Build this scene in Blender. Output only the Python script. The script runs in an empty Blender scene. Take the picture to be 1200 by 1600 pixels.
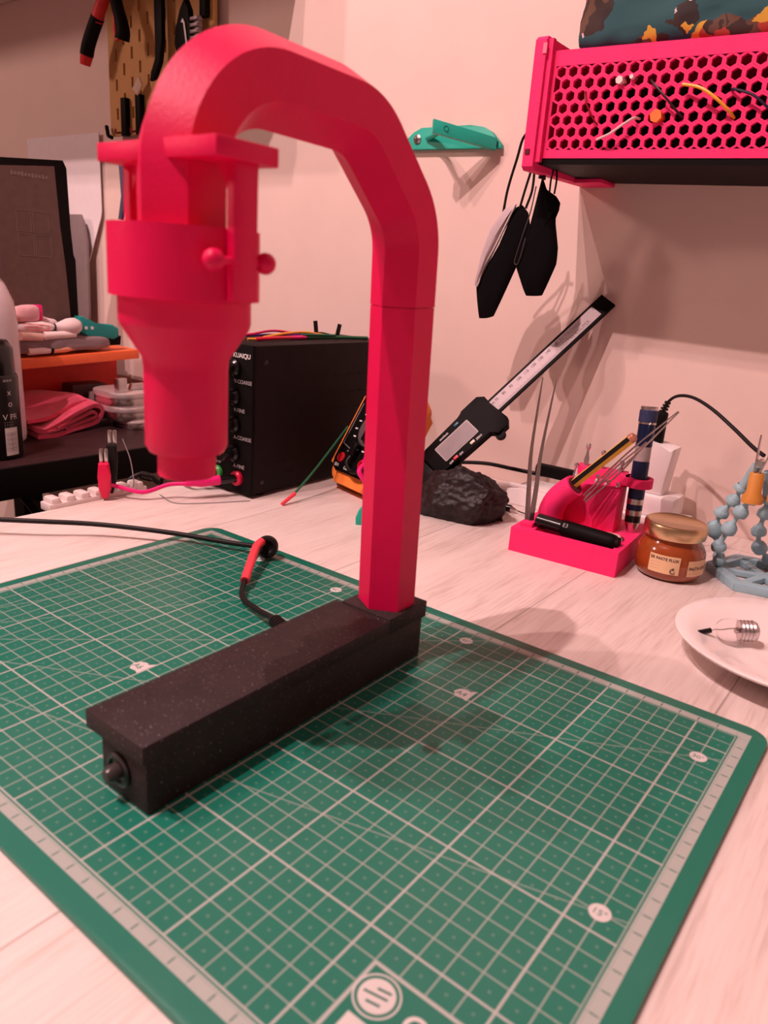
import bpy, bmesh, math, random
from mathutils import Vector, Matrix, noise
S = 0.01                      # every number below is in centimetres
scene = bpy.context.scene
COL = scene.collection
V = Vector

# ------------------------------------------------------------------ camera
R0 = (0.7892699, 0.6100121, 0.0702724)
R1 = (0.2370446, -0.1971151, -0.9512915)
R2 = (-0.5664476, 0.7674835, -0.3001771)
CAM = (25.6703, -25.3275, 21.6099)
cam_d = bpy.data.cameras.new('camera')
cam = bpy.data.objects.new('camera', cam_d); COL.objects.link(cam)
M = Matrix(((R0[0], -R1[0], -R2[0], CAM[0] * S), (R0[1], -R1[1], -R2[1], CAM[1] * S),
            (R0[2], -R1[2], -R2[2], CAM[2] * S), (0, 0, 0, 1)))
cam.matrix_world = M
cam_d.sensor_fit = 'VERTICAL'; cam_d.sensor_height = 24.0; cam_d.sensor_width = 18.0
cam_d.lens = 1157.54 / 1600 * 24.0
cam_d.clip_start = 0.01; cam_d.clip_end = 50
cam_d.dof.use_dof = True; cam_d.dof.focus_distance = 0.66; cam_d.dof.aperture_fstop = 8.5
scene.camera = cam

# ------------------------------------------------------------------ light
world = bpy.data.worlds.new('room_ambience'); scene.world = world; world.use_nodes = True
bg = world.node_tree.nodes['Background']
bg.inputs[0].default_value = (1.0, 0.50, 0.42, 1); bg.inputs[1].default_value = 0.195
def spot(loc, power, col, r=1.3):
    l = bpy.data.lights.new('ceiling_spot_or_fill', 'POINT'); l.energy = power; l.color = col
    l.shadow_soft_size = r * S
    o = bpy.data.objects.new('ceiling_spot_or_fill', l); COL.objects.link(o)
    o.location = V(loc) * S
    return o
spot((-25, -74, 169), 90, (1.0, 0.67, 0.65))
spot((-45, -62, 169), 42, (1.0, 0.67, 0.65))
spot((-74, -66, 169), 36, (1.0, 0.67, 0.65))
spot((-170, -120, 112), 46, (1.0, 0.62, 0.55), 14)  # added soft fill low at the left, brightens the shaded left wall
scene.view_settings.view_transform = 'Standard'
scene.view_settings.look = 'None'
scene.view_settings.exposure = 0.0
scene.view_settings.gamma = 1.0
scene.view_settings.use_curve_mapping = False

# ------------------------------------------------------------------ materials
def lin(c):
    return tuple((x / 12.92 if x <= 0.04045 else ((x + 0.055) / 1.055) ** 2.4) for x in c)
def srgb(r, g, b): return lin((r / 255, g / 255, b / 255)) + (1,)
MATS = {}
def mat(name, col, rough=0.5, metal=0.0, bump=0.0, bscale=40, var=0.06, vscale=8, trans=0.0, alpha=1.0,
        coat=0.0, layers=0.0, sheen=0.0, ior=1.45, spec=0.5, speck=0.0, stretch=None):
    if name in MATS: return MATS[name]
    m = bpy.data.materials.new(name); m.use_nodes = True
    nt = m.node_tree; n = nt.nodes; L = nt.links
    b = n['Principled BSDF']
    b.inputs['Roughness'].default_value = rough; b.inputs['Metallic'].default_value = metal
    b.inputs['Transmission Weight'].default_value = trans; b.inputs['Alpha'].default_value = alpha
    b.inputs['Coat Weight'].default_value = coat; b.inputs['Sheen Weight'].default_value = sheen
    b.inputs['IOR'].default_value = ior; b.inputs['Specular IOR Level'].default_value = spec
    tc = n.new('ShaderNodeTexCoord'); mp = n.new('ShaderNodeMapping')
    L.new(tc.outputs['Object'], mp.inputs['Vector'])
    mp.inputs['Scale'].default_value = (100, 100, 100) if stretch is None else tuple(100 * s for s in stretch)
    nz = n.new('ShaderNodeTexNoise'); nz.inputs['Scale'].default_value = vscale / 10; nz.inputs['Detail'].default_value = 4
    L.new(mp.outputs[0], nz.inputs['Vector'])
    rmp = n.new('ShaderNodeMapRange'); L.new(nz.outputs[0], rmp.inputs[0])
    rmp.inputs[1].default_value = 0.3; rmp.inputs[2].default_value = 0.7
    rmp.inputs[3].default_value = 1 - var; rmp.inputs[4].default_value = 1 + var
    mul = n.new('ShaderNodeVectorMath'); mul.operation = 'SCALE'
    mul.inputs[0].default_value = col[:3]; L.new(rmp.outputs[0], mul.inputs['Scale'])
    out = mul.outputs[0]
    if speck > 0:
        sp = n.new('ShaderNodeTexNoise'); sp.inputs['Scale'].default_value = 9.0; sp.inputs['Detail'].default_value = 1
        L.new(mp.outputs[0], sp.inputs['Vector'])
        sr = n.new('ShaderNodeMapRange'); L.new(sp.outputs[0], sr.inputs[0])
        sr.inputs[1].default_value = 0.68; sr.inputs[2].default_value = 0.78; sr.inputs[4].default_value = speck
        ad = n.new('ShaderNodeVectorMath'); ad.operation = 'ADD'
        L.new(out, ad.inputs[0]); L.new(sr.outputs[0], ad.inputs[1]); out = ad.outputs[0]
    L.new(out, b.inputs['Base Color'])
    if bump > 0 or layers > 0:
        bp = n.new('ShaderNodeBump'); bp.inputs['Distance'].default_value = 0.0004
        bp.inputs['Strength'].default_value = max(bump, layers)
        nb = n.new('ShaderNodeTexNoise'); nb.inputs['Scale'].default_value = bscale / 10; nb.inputs['Detail'].default_value = 5
        L.new(mp.outputs[0], nb.inputs['Vector'])
        h = nb.outputs[0]
        if layers > 0:
            wv = n.new('ShaderNodeTexWave'); wv.bands_direction = 'Z'; wv.inputs['Scale'].default_value = 5.0
            wv.inputs['Distortion'].default_value = 0.3
            L.new(mp.outputs[0], wv.inputs['Vector'])
            mx = n.new('ShaderNodeMath'); mx.operation = 'MULTIPLY_ADD'; mx.inputs[1].default_value = 0.35
            L.new(wv.outputs[0], mx.inputs[0]); L.new(nb.outputs[0], mx.inputs[2]); h = mx.outputs[0]
        L.new(h, bp.inputs['Height']); L.new(bp.outputs[0], b.inputs['Normal'])
    MATS[name] = m
    return m

RED = mat('red_printed_plastic', (0.76, 0.002, 0.085, 1), 0.42, bump=0.25, bscale=60, layers=0.3, var=0.03, spec=0.3)
PINK = mat('pink_printed_plastic', (0.88, 0.025, 0.17, 1), 0.6, bump=0.35, bscale=70, layers=0.4, var=0.04, spec=0.3)
BLACKP = mat('black_printed_plastic', (0.022, 0.011, 0.012, 1), 0.60, bump=0.5, bscale=70, speck=0.16, var=0.2, spec=0.42)
BLACK = mat('black_plastic', (0.005, 0.004, 0.004, 1), 0.55, var=0.1, spec=0.10)
BLACKG = mat('black_gloss', (0.006, 0.005, 0.005, 1), 0.22, var=0.1)
BLACKM = mat('black_powder_coated_metal', (0.013, 0.008, 0.008, 1), 0.6, bump=0.1, bscale=90, var=0.1, spec=0.14)
RUBBER = mat('black_rubber', (0.008, 0.006, 0.006, 1), 0.5, var=0.1, spec=0.3)
PTXT = mat('white_print', (0.75, 0.70, 0.70, 1), 0.6, var=0.02)
GTXT = mat('grey_print', (0.30, 0.27, 0.28, 1), 0.6, var=0.02)
DTXT = mat('dark_print', (0.06, 0.04, 0.04, 1), 0.6, var=0.02)
WHITE = mat('white_plastic', (0.86, 0.80, 0.79, 1), 0.4, var=0.01)
CERAM = mat('white_glazed_ceramic', (0.88, 0.80, 0.78, 1), 0.18, coat=0.4, var=0.01)
STEEL = mat('brushed_steel', (0.62, 0.57, 0.56, 1), 0.28, metal=1.0, bump=0.1, bscale=120, var=0.08)
BRASS = mat('gold_lacquered_metal', (0.72, 0.52, 0.30, 1), 0.3, metal=1.0, bump=0.05, var=0.05)
ORANGE = mat('orange_plastic', (0.95, 0.26, 0.05, 1), 0.5, bump=0.1, var=0.05)
BLUEP = mat('pale_blue_printed_plastic', (0.30, 0.48, 0.54, 1), 0.5, bump=0.2, layers=0.3, var=0.08)
TEAL = mat('teal_printed_plastic', (0.010, 0.43, 0.31, 1), 0.42, bump=0.2, layers=0.3, var=0.05)
NAVY = mat('navy_metal', (0.008, 0.016, 0.06, 1), 0.3, metal=0.3, var=0.1)
MAG = mat('magenta_rubber', (0.85, 0.01, 0.20, 1), 0.4, var=0.05)
REDR = mat('red_rubber_sleeve', (0.85, 0.05, 0.08, 1), 0.42, bump=0.1, var=0.06)
GREENW = mat('green_wire_plastic', (0.01, 0.12, 0.05, 1), 0.4)
YELW = mat('yellow_wire_plastic', (0.85, 0.38, 0.03, 1), 0.4)
PURW = mat('purple_wire_plastic', (0.10, 0.02, 0.22, 1), 0.4)
WALLM = mat('painted_wall', (0.765, 0.595, 0.535, 1), 0.75, bump=0.15, bscale=30, var=0.02, vscale=2)
FLOORM = mat('brown_floor', (0.16, 0.09, 0.07, 1), 0.6, var=0.15)
TABLEM = mat('black_brown_table_foil', (0.035, 0.014, 0.016, 1), 0.42, bump=0.1, var=0.2, spec=0.18)

def fabric(name, col, rough=0.9, var=0.15):
    return mat(name, col, rough, bump=0.8, bscale=110, var=var, vscale=6, sheen=0.3)

def nmath(nt, op, a, b=None, c=None):
    nd = nt.nodes.new('ShaderNodeMath'); nd.operation = op
    for i, x in enumerate((a, b, c)):
        if x is None: continue
        if isinstance(x, (int, float)): nd.inputs[i].default_value = x
        else: nt.links.new(x, nd.inputs[i])
    return nd.outputs[0]

def mat_cutting():
    m = bpy.data.materials.new('green_cutting_mat_print'); m.use_nodes = True
    nt = m.node_tree; b = nt.nodes['Principled BSDF']
    tc = nt.nodes.new('ShaderNodeTexCoord'); sc = nt.nodes.new('ShaderNodeVectorMath'); sc.operation = 'SCALE'
    nt.links.new(tc.outputs['Object'], sc.inputs[0]); sc.inputs['Scale'].default_value = 100
    sp = nt.nodes.new('ShaderNodeSeparateXYZ'); nt.links.new(sc.outputs[0], sp.inputs[0])
    x, y = sp.outputs[0], sp.outputs[1]
    f = lambda op, a, b=None, c=None: nmath(nt, op, a, b, c)
    def line(c, p, w): return f('LESS_THAN', f('PINGPONG', c, p / 2), w / 2)
    def mx(*a):
        r = a[0]
        for q in a[1:]: r = f('MAXIMUM', r, q)
        return r
    def inside(x0, x1, y0, y1):
        return f('MULTIPLY', f('MULTIPLY', f('GREATER_THAN', x, x0), f('LESS_THAN', x, x1)),
                 f('MULTIPLY', f('GREATER_THAN', y, y0), f('LESS_THAN', y, y1)))
    grid = f('MULTIPLY', mx(line(x, 1, .065), line(y, 1, .065)), 0.62)
    major = f('MULTIPLY', mx(line(x, 5, .10), line(y, 5, .10)), 0.95)
    rays = None
    for a in (15, 30, 45, 60, 75):
        s, c = math.sin(math.radians(a)), math.cos(math.radians(a))
        r = f('LESS_THAN', f('ABSOLUTE', f('SUBTRACT', f('MULTIPLY', x, s), f('MULTIPLY', y, c))), .03)
        rays = r if rays is None else mx(rays, r)
    rays = f('MULTIPLY', rays, 0.55)
    px = f('PINGPONG', f('SUBTRACT', x, .5), .5); py = f('PINGPONG', f('SUBTRACT', y, .5), .5)
    dots = f('MULTIPLY', f('LESS_THAN', f('MAXIMUM', px, py), .055), 0.22)
    legend = inside(36, 50, -2, 4)
    leg_in = inside(36.12, 50, -2, 3.88)
    leg_line = f('SUBTRACT', inside(36.0, 50, -2, 4.0), inside(36.12, 50, -2, 3.88))
    body = f('MULTIPLY', mx(grid, major, rays, dots), f('SUBTRACT', 1, legend))
    body = f('MULTIPLY', mx(body, leg_line), inside(-.03, 42.03, -.03, 27.03))
    band = f('SUBTRACT', inside(-.66, 42.66, -.66, 27.66), inside(-.10, 42.10, -.10, 27.10))
    tick = f('MULTIPLY', mx(line(x, 1, .06), line(y, 1, .06)), band)
    thin = f('SUBTRACT', inside(-.2, 42.2, -.2, 27.2), inside(-.16, 42.16, -.16, 27.16))
    band = f('SUBTRACT', band, f('MULTIPLY', mx(tick, thin), 0.25))
    msk = f('MINIMUM', mx(body, f('MULTIPLY', band, 0.92)), 1)
    nz = nt.nodes.new('ShaderNodeTexNoise'); nz.inputs['Scale'].default_value = 0.09; nz.inputs['Detail'].default_value = 3
    nt.links.new(sc.outputs[0], nz.inputs['Vector'])
    nr = nt.nodes.new('ShaderNodeMapRange'); nt.links.new(nz.outputs[0], nr.inputs[0])
    nr.inputs[1].default_value = .45; nr.inputs[2].default_value = .7; nr.inputs[4].default_value = .35
    mixg = nt.nodes.new('ShaderNodeMix'); mixg.data_type = 'RGBA'
    nt.links.new(nr.outputs[0], mixg.inputs[0])
    mixg.inputs[6].default_value = (0.003, 0.165, 0.108, 1); mixg.inputs[7].default_value = (0.035, 0.180, 0.130, 1)
    mixc = nt.nodes.new('ShaderNodeMix'); mixc.data_type = 'RGBA'
    nt.links.new(msk, mixc.inputs[0]); nt.links.new(mixg.outputs[2], mixc.inputs[6])
    mixc.inputs[7].default_value = (0.42, 0.45, 0.42, 1)
    nt.links.new(mixc.outputs[2], b.inputs['Base Color'])
    b.inputs['Roughness'].default_value = 0.38
    nb = nt.nodes.new('ShaderNodeTexNoise'); nb.inputs['Scale'].default_value = 12
    nt.links.new(sc.outputs[0], nb.inputs['Vector'])
    bp = nt.nodes.new('ShaderNodeBump'); bp.inputs['Distance'].default_value = .0002; bp.inputs['Strength'].default_value = .35
    nt.links.new(nb.outputs[0], bp.inputs['Height']); nt.links.new(bp.outputs[0], b.inputs['Normal'])
    return m

def mat_desk():
    m = bpy.data.materials.new('whitewashed_wood_laminate'); m.use_nodes = True
    nt = m.node_tree; b = nt.nodes['Principled BSDF']
    tc = nt.nodes.new('ShaderNodeTexCoord'); sc = nt.nodes.new('ShaderNodeVectorMath'); sc.operation = 'SCALE'
    nt.links.new(tc.outputs['Object'], sc.inputs[0]); sc.inputs['Scale'].default_value = 100
    sp = nt.nodes.new('ShaderNodeSeparateXYZ'); nt.links.new(sc.outputs[0], sp.inputs[0])
    x, y = sp.outputs[0], sp.outputs[1]
    f = lambda op, a, b=None, c=None: nmath(nt, op, a, b, c)
    seam = f('LESS_THAN', f('PINGPONG', f('ADD', x, 0.5), 7.1), .05)
    board = f('FLOOR', f('DIVIDE', f('ADD', x, 0.5), 14.2))
    off = f('MULTIPLY', f('FRACT', f('MULTIPLY', f('ADD', board, 7.3), 0.377)), 60)
    endj = f('LESS_THAN', f('PINGPONG', f('ADD', y, off), 30), .05)
    sm = f('MULTIPLY', f('MAXIMUM', seam, endj), .45)
    def streak(sx, sy, seed, det=6):
        mp = nt.nodes.new('ShaderNodeMapping'); nt.links.new(sc.outputs[0], mp.inputs[0])
        mp.inputs['Scale'].default_value = (sx, sy, 1); mp.inputs['Location'].default_value = (seed, seed, 0)
        nz = nt.nodes.new('ShaderNodeTexNoise'); nz.inputs['Scale'].default_value = 1; nz.inputs['Detail'].default_value = det
        nz.inputs['Distortion'].default_value = .6
        nt.links.new(mp.outputs[0], nz.inputs[0]); return nz.outputs[0]
    s1 = streak(5.0, .28, 3); s2 = streak(.5, .06, 11)
    g = f('ADD', f('MULTIPLY', s1, .5), f('MULTIPLY', s2, .5))
    ramp = nt.nodes.new('ShaderNodeValToRGB'); nt.links.new(g, ramp.inputs[0])
    e = ramp.color_ramp.elements
    e[0].position = .36; e[0].color = (.62, .51, .46, 1)
    e[1].position = .60; e[1].color = (.79, .69, .65, 1)
    mid = ramp.color_ramp.elements.new(.47); mid.color = (.74, .63, .59, 1)
    bs = f('FRACT', f('MULTIPLY', board, .618))
    br = f('ADD', .95, f('MULTIPLY', bs, .08))
    sc2 = nt.nodes.new('ShaderNodeVectorMath'); sc2.operation = 'SCALE'
    nt.links.new(ramp.outputs[0], sc2.inputs[0]); nt.links.new(f('MULTIPLY', br, f('SUBTRACT', 1, sm)), sc2.inputs['Scale'])
    nt.links.new(sc2.outputs[0], b.inputs['Base Color'])
    b.inputs['Roughness'].default_value = .55
    bp = nt.nodes.new('ShaderNodeBump'); bp.inputs['Distance'].default_value = .0003; bp.inputs['Strength'].default_value = .3
    nt.links.new(s1, bp.inputs['Height']); nt.links.new(bp.outputs[0], b.inputs['Normal'])
    return m

def mat_blobs():
    m = bpy.data.materials.new('teal_cloth_with_patches'); m.use_nodes = True
    nt = m.node_tree; b = nt.nodes['Principled BSDF']; L = nt.links
    tc = nt.nodes.new('ShaderNodeTexCoord'); mp = nt.nodes.new('ShaderNodeMapping')
    L.new(tc.outputs['Object'], mp.inputs[0]); mp.inputs['Scale'].default_value = (100, 100, 100)
    nz = nt.nodes.new('ShaderNodeTexNoise'); nz.inputs['Scale'].default_value = .9; L.new(mp.outputs[0], nz.inputs[0])
    ad = nt.nodes.new('ShaderNodeVectorMath'); ad.operation = 'MULTIPLY_ADD'
    L.new(nz.outputs['Color'], ad.inputs[0]); ad.inputs[1].default_value = (1.6, 1.6, 1.6); L.new(mp.outputs[0], ad.inputs[2])
    vo = nt.nodes.new('ShaderNodeTexVoronoi'); vo.inputs['Scale'].default_value = .27; L.new(ad.outputs[0], vo.inputs[0])
    inn = nmath(nt, 'LESS_THAN', vo.outputs['Distance'], .52)
    v2 = nt.nodes.new('ShaderNodeTexVoronoi'); v2.inputs['Scale'].default_value = .95; L.new(ad.outputs[0], v2.inputs[0])
    sepc = nt.nodes.new('ShaderNodeSeparateColor'); L.new(v2.outputs['Color'], sepc.inputs[0])
    rp = nt.nodes.new('ShaderNodeValToRGB'); L.new(sepc.outputs[0], rp.inputs[0]); rp.color_ramp.interpolation = 'CONSTANT'
    el = rp.color_ramp.elements; el[0].color = (.030, .016, .012, 1)
    for p, c in ((.32, (.10, .05, .03, 1)), (.62, (.60, .36, .04, 1)), (.74, (.02, .012, .012, 1)), (.86, (.55, .50, .48, 1)), (.93, (.35, .05, .03, 1))):
        q = rp.color_ramp.elements.new(p); q.color = c
    el[-1].color = (.35, .05, .03, 1)
    mx = nt.nodes.new('ShaderNodeMix'); mx.data_type = 'RGBA'; L.new(inn, mx.inputs[0])
    mx.inputs[6].default_value = (.012, .075, .085, 1); L.new(rp.outputs[0], mx.inputs[7])
    L.new(mx.outputs[2], b.inputs['Base Color']); b.inputs['Roughness'].default_value = .8
    return m

# ------------------------------------------------------------------ helpers
class MB:
    def __init__(s): s.bm = bmesh.new()
    def verts(s, vs, faces):
        vv = [s.bm.verts.new(v) for v in vs]
        for f in faces:
            try: s.bm.faces.new([vv[i] for i in f])
            except ValueError: pass
        return vv
    def box(s, c, d, rz=0, bev=0, frame=None, seg=2):
        c = V(c); hx, hy, hz = d[0] / 2, d[1] / 2, d[2] / 2
        if frame is None:
            a = math.radians(rz); u, v, w = V((math.cos(a), math.sin(a), 0)), V((-math.sin(a), math.cos(a), 0)), V((0, 0, 1))
        else: u, v, w = frame
        P = [c + u * (hx * i) + v * (hy * j) + w * (hz * k) for k in (-1, 1) for j in (-1, 1) for i in (-1, 1)]
        vv = s.verts(P, [(0, 2, 3, 1), (4, 5, 7, 6), (0, 1, 5, 4), (2, 6, 7, 3), (0, 4, 6, 2), (1, 3, 7, 5)])
        if bev > 0:
            es = list({e for q in vv for e in q.link_edges})
            bmesh.ops.bevel(s.bm, geom=es, offset=bev, segments=seg, affect='EDGES', profile=.5)
        return s
    def prism(s, pts, o, u, v, n, t, bev=0):
        """2-D outline pts in the (u, v) frame at o, thickness t along n"""
        o, u, v, n = V(o), V(u), V(v), V(n)
        k = len(pts)
        A = [o + u * p[0] + v * p[1] for p in pts]; B = [a + n * t for a in A]
        vv = s.verts(A + B, [tuple(range(k))[::-1], tuple(range(k, 2 * k))] + [(i, (i + 1) % k, k + (i + 1) % k, k + i) for i in range(k)])
        if bev > 0:
            es = [e for q in vv for e in q.link_edges if (q in vv)]
            es = list({e for e in es if abs((e.verts[0].co - e.verts[1].co).normalized().dot(n)) < .5})
            bmesh.ops.bevel(s.bm, geom=es, offset=bev, segments=2, affect='EDGES', profile=.5)
        return s
    def lathe(s, prof, o, ax=(0, 0, 1), n=32, cap=True):
        """prof: list of (radius, height)"""
        o, ax = V(o), V(ax).normalized()
        u = ax.orthogonal().normalized(); w = ax.cross(u)
        rings = []
        for r, h in prof:
            if r < 1e-6: rings.append([s.bm.verts.new(o + ax * h)])
            else: rings.append([s.bm.verts.new(o + ax * h + (u * math.cos(2 * math.pi * i / n) + w * math.sin(2 * math.pi * i / n)) * r) for i in range(n)])
        for a, b in zip(rings, rings[1:]):
            for i in range(n):
                j = (i + 1) % n
                if len(a) == 1 and len(b) == 1: continue
                if len(a) == 1: f = [a[0], b[i], b[j]]
                elif len(b) == 1: f = [a[i], b[0], a[j]]
                else: f = [a[i], b[i], b[j], a[j]]
                try: s.bm.faces.new(f)
                except ValueError: pass
        if cap:
            for q in (rings[0], rings[-1]):
                if len(q) > 2: s.bm.faces.new(q)
        return s
    def cyl(s, a, b, r, r2=None, n=20):
        a, b = V(a), V(b); r2 = r if r2 is None else r2
        return s.lathe([(r, 0), (r2, (b - a).length)], a, b - a, n)
    def sph(s, c, r, sc=(1, 1, 1), n=16):
        m = n // 2
        pr = [(math.sin(math.pi * i / m) * r, -math.cos(math.pi * i / m) * r) for i in range(m + 1)]
        k0 = len(s.bm.verts); s.lathe(pr, (0, 0, 0), (0, 0, 1), n, cap=False)
        s.bm.verts.ensure_lookup_table()
        for q in s.bm.verts[k0:]: q.co = V((q.co.x * sc[0], q.co.y * sc[1], q.co.z * sc[2])) + V(c)
        return s
    def tube(s, pts, r, n=10, smooth=True, closed=False):
        P = [V(p) for p in pts]
        if smooth and len(P) > 2: P = catmull(P)
        k = len(P); rr = r if isinstance(r, (list, tuple)) else None
        t = [(P[min(i + 1, k - 1)] - P[max(i - 1, 0)]).normalized() for i in range(k)]
        u = t[0].orthogonal().normalized(); rings = []
        for i in range(k):
            u = (u - t[i] * u.dot(t[i])).normalized(); w = t[i].cross(u)
            ri = r if rr is None else rr[0] + (rr[1] - rr[0]) * i / (k - 1)
            rings.append([s.bm.verts.new(P[i] + (u * math.cos(2 * math.pi * j / n) + w * math.sin(2 * math.pi * j / n)) * ri) for j in range(n)])
        for a, b in zip(rings, rings[1:]):
            for j in range(n): s.bm.faces.new([a[j], b[j], b[(j + 1) % n], a[(j + 1) % n]])
        s.bm.faces.new(rings[0]); s.bm.faces.new(rings[-1])
        return s
    def build(s, name, m, parent=None, angle=35, origin=None):
        bmesh.ops.recalc_face_normals(s.bm, faces=s.bm.faces)
        o0 = V(parent['o']) if (parent is not None and 'o' in parent) else V(origin if origin is not None else s.base())
        for v in s.bm.verts: v.co = (v.co - o0) * S
        me = bpy.data.meshes.new(name); s.bm.to_mesh(me); s.bm.free()
        me.materials.append(m)
        me.shade_smooth()
        if angle < 180: me.set_sharp_from_angle(angle=math.radians(angle))
        ob = bpy.data.objects.new(name, me); COL.objects.link(ob)
        if parent is not None: ob.parent = parent
        else: ob.location = o0 * S
        ob['o'] = tuple(o0)
        return ob
    def base(s):
        xs = [v.co.x for v in s.bm.verts]; ys = [v.co.y for v in s.bm.verts]; zs = [v.co.z for v in s.bm.verts]
        return ((min(xs) + max(xs)) / 2, (min(ys) + max(ys)) / 2, min(zs))

def catmull(P, k=7):
    out = []
    Q = [P[0] * 2 - P[1]] + P + [P[-1] * 2 - P[-2]]
    for i in range(1, len(Q) - 2):
        a, b, c, d = Q[i - 1], Q[i], Q[i + 1], Q[i + 2]
        for j in range(k):
            t = j / k
            out.append(.5 * ((2 * b) + (c - a) * t + (2 * a - 5 * b + 4 * c - d) * t * t + (3 * b - a - 3 * c + d) * t ** 3))
    out.append(P[-1]); return out

def thing(name, label, cat, loc, group=None):
    o = bpy.data.objects.new(name, None); COL.objects.link(o)
    o.location = V(loc) * S; o.empty_display_size = .01
    o['o'] = tuple(loc); o['label'] = label; o['category'] = cat
    if group: o['group'] = group
    return o
def tag(o, label, cat, group=None, kind=None):
    o['label'] = label; o['category'] = cat
    if group: o['group'] = group
    if kind: o['kind'] = kind
    return o
def struct(o):
    o['kind'] = 'structure'; return o
def text(name, s, size, o, u, v, m, parent, lift=.02, bold=False, ext=.008):
    """flat raised lettering as a part; o = lower left corner, u reading direction, v up"""
    cu = bpy.data.curves.new(name, 'FONT'); cu.body = s; cu.size = size; cu.extrude = ext
    if bold: cu.offset = size * .02
    t = bpy.data.objects.new(name + '_tmp', cu); COL.objects.link(t)
    bpy.context.view_layer.update()
    me = bpy.data.meshes.new_from_object(t.evaluated_get(bpy.context.evaluated_depsgraph_get()))
    bpy.data.objects.remove(t)
    u, v = V(u).normalized(), V(v).normalized(); n = u.cross(v); o = V(o) + n * lift
    po = V(parent['o'])
    for q in me.vertices: q.co = (o + u * q.co.x + v * q.co.y + n * q.co.z - po) * S
    me.materials.clear(); me.materials.append(m)
    ob = bpy.data.objects.new(name, me); COL.objects.link(ob); ob.parent = parent; ob['o'] = tuple(po)
    return ob
def rounded(x0, x1, y0, y1, r, n=6):
    pts = []
    for cx, cy, a in ((x1 - r, y0 + r, -90), (x1 - r, y1 - r, 0), (x0 + r, y1 - r, 90), (x0 + r, y0 + r, 180)):
        for i in range(n + 1):
            t = math.radians(a + 90 * i / n); pts.append((cx + r * math.cos(t), cy + r * math.sin(t)))
    return pts
X, Y, Z = V((1, 0, 0)), V((0, 1, 0)), V((0, 0, 1))
T0 = -0.3          # desk top height; the cutting mat's top is z = 0
WY = 52.0          # wall plane

# ------------------------------------------------------------------ setting
struct(MB().box((-60, WY + 5, 50), (320, 10, 250)).build('wall_back', WALLM))
struct(MB().box((-60, -40, -76), (320, 190, 2)).build('floor', FLOORM))

# the cabinet high on the wall above the pegboard (out of frame, it shades the wall)
cab = thing('wall_cabinet', 'wall cabinet high above the pegboard', 'cabinet', (-100, 40, 63))
MB().box((-100, 39.9, 85), (102, 24, 44), bev=.3).build('cabinet_body', WHITE, cab)
for k in range(2):
    d = MB().box((-125.5 + 51 * k, 27.0, 85), (50.4, 1.6, 43.4), bev=.2).build('cabinet_door', WHITE, cab)

# ------------------------------------------------------------------ desk
desk = thing('desk', 'whitewashed wood desk the green cutting mat lies on', 'desk', (20, 10, -75))
MB().box((37.1, -1.1, T0 - 1.5), (145.8, 106, 3), bev=.12).build('desk_top', mat_desk(), desk)
for x in (-30, 100):
    for y in (-48, 44):
        MB().box((x, y, -39), (5, 5, 72), bev=.2).build('leg', BLACKM, desk)

# ------------------------------------------------------------------ cutting mat (origin at the grid's zero)
G0 = (-21.0, -13.5, T0)
mt = thing('cutting_mat', 'green self-healing cutting mat with white centimetre grid under the red lamp', 'cutting mat', G0)
MB().prism(rounded(-22.4, 22.45, -15.08, 15.02, 1.1), (0, 0, T0), X, Y, Z, .29, bev=.03).build('mat_sheet', mat_cutting(), mt)
MPR = mat('pale_mat_print', (0.60, 0.58, 0.56, 1), 0.5, var=0.02)
MDK = mat('green_mat_lettering', (0.02, 0.15, 0.11, 1), 0.5, var=0.02)
def gm(u, w, z=0.0): return V((u - 21, w - 13.5, z))
for u, w, s, a in ((41, 23.7, '30', 30), (41, 11, '15', 15), (26, 26, '45', 45), (15.0, 25.95, '60', 60), (7, 26, '75', 75)):
    c = MB().lathe([(.42, 0), (.42, .006)], gm(u, w, -.008), Z, 28).build('angle_mark', MPR, mt)
    text('angle_number', s + '°', .42, gm(u, w) + V((-.3, -.15, -.002)), X, Y, MDK, c, lift=.001, ext=.001)
for u, w, s in ((29.2, 20.4, 'A4'), (14.4, 9.95, 'A6')):
    c = MB().prism([(-.5, -.05), (-.35, .35), (0, .5), (.3, .45), (.55, .75), (.55, -.55), (.3, -.45), (-.2, -.5)], gm(u, w, -.008), X, Y, Z, .006).build('paper_size_mark', MPR, mt)
    text('size_lettering', s, .55, gm(u, w) + V((-.36, -.22, -.002)), X, Y, MDK, c, lift=.001, ext=.001)
lg = MB().lathe([(.62, 0), (.62, .006)], gm(36.85, 3.0, -.008), Z, 36)
lg.lathe([(.74, 0), (.80, 0), (.80, .006), (.74, .006), (.74, 0)], gm(36.85, 3.0, -.008), Z, 36, cap=False)
lg = lg.build('round_emblem', MPR, mt)
em = MB()
for k, (du, dw, l) in enumerate(((.1, .28, .5), (-.05, 0, .85), (.05, -.28, .5))):
    em.box(gm(36.85 + du, 3.0 + dw, 0.0), (l, .09, .004), rz=12)
em.build('emblem_stripes', MDK, lg)
MB().box(gm(36.85, .9, -.005), (.75, 2.3, .006)).build('legend_panel', MPR, mt)
lt = MB()
for k in range(5): lt.box(gm(38.9 + .2 * (k % 2), 1.75 - .42 * k, -.005), (2.6, .06, .006))
lt.build('legend_lines', MPR, mt)
text('legend_word', 'Out S', 1.1, gm(37.95, 2.55, -.004), V((1, -.06, 0)), V((.06, 1, 0)), MPR, mt, lift=.001, bold=True, ext=.002)
random.seed(4)
rn = MB()
for k in range(1, 42):
    for w in (-.42, 27.4): rn.box(gm(k, w, -.006), (.05, .3, .005))
for k in range(1, 27):
    for u in (-.42, 42.42): rn.box(gm(u, k, -.006), (.3, .05, .005))
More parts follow.
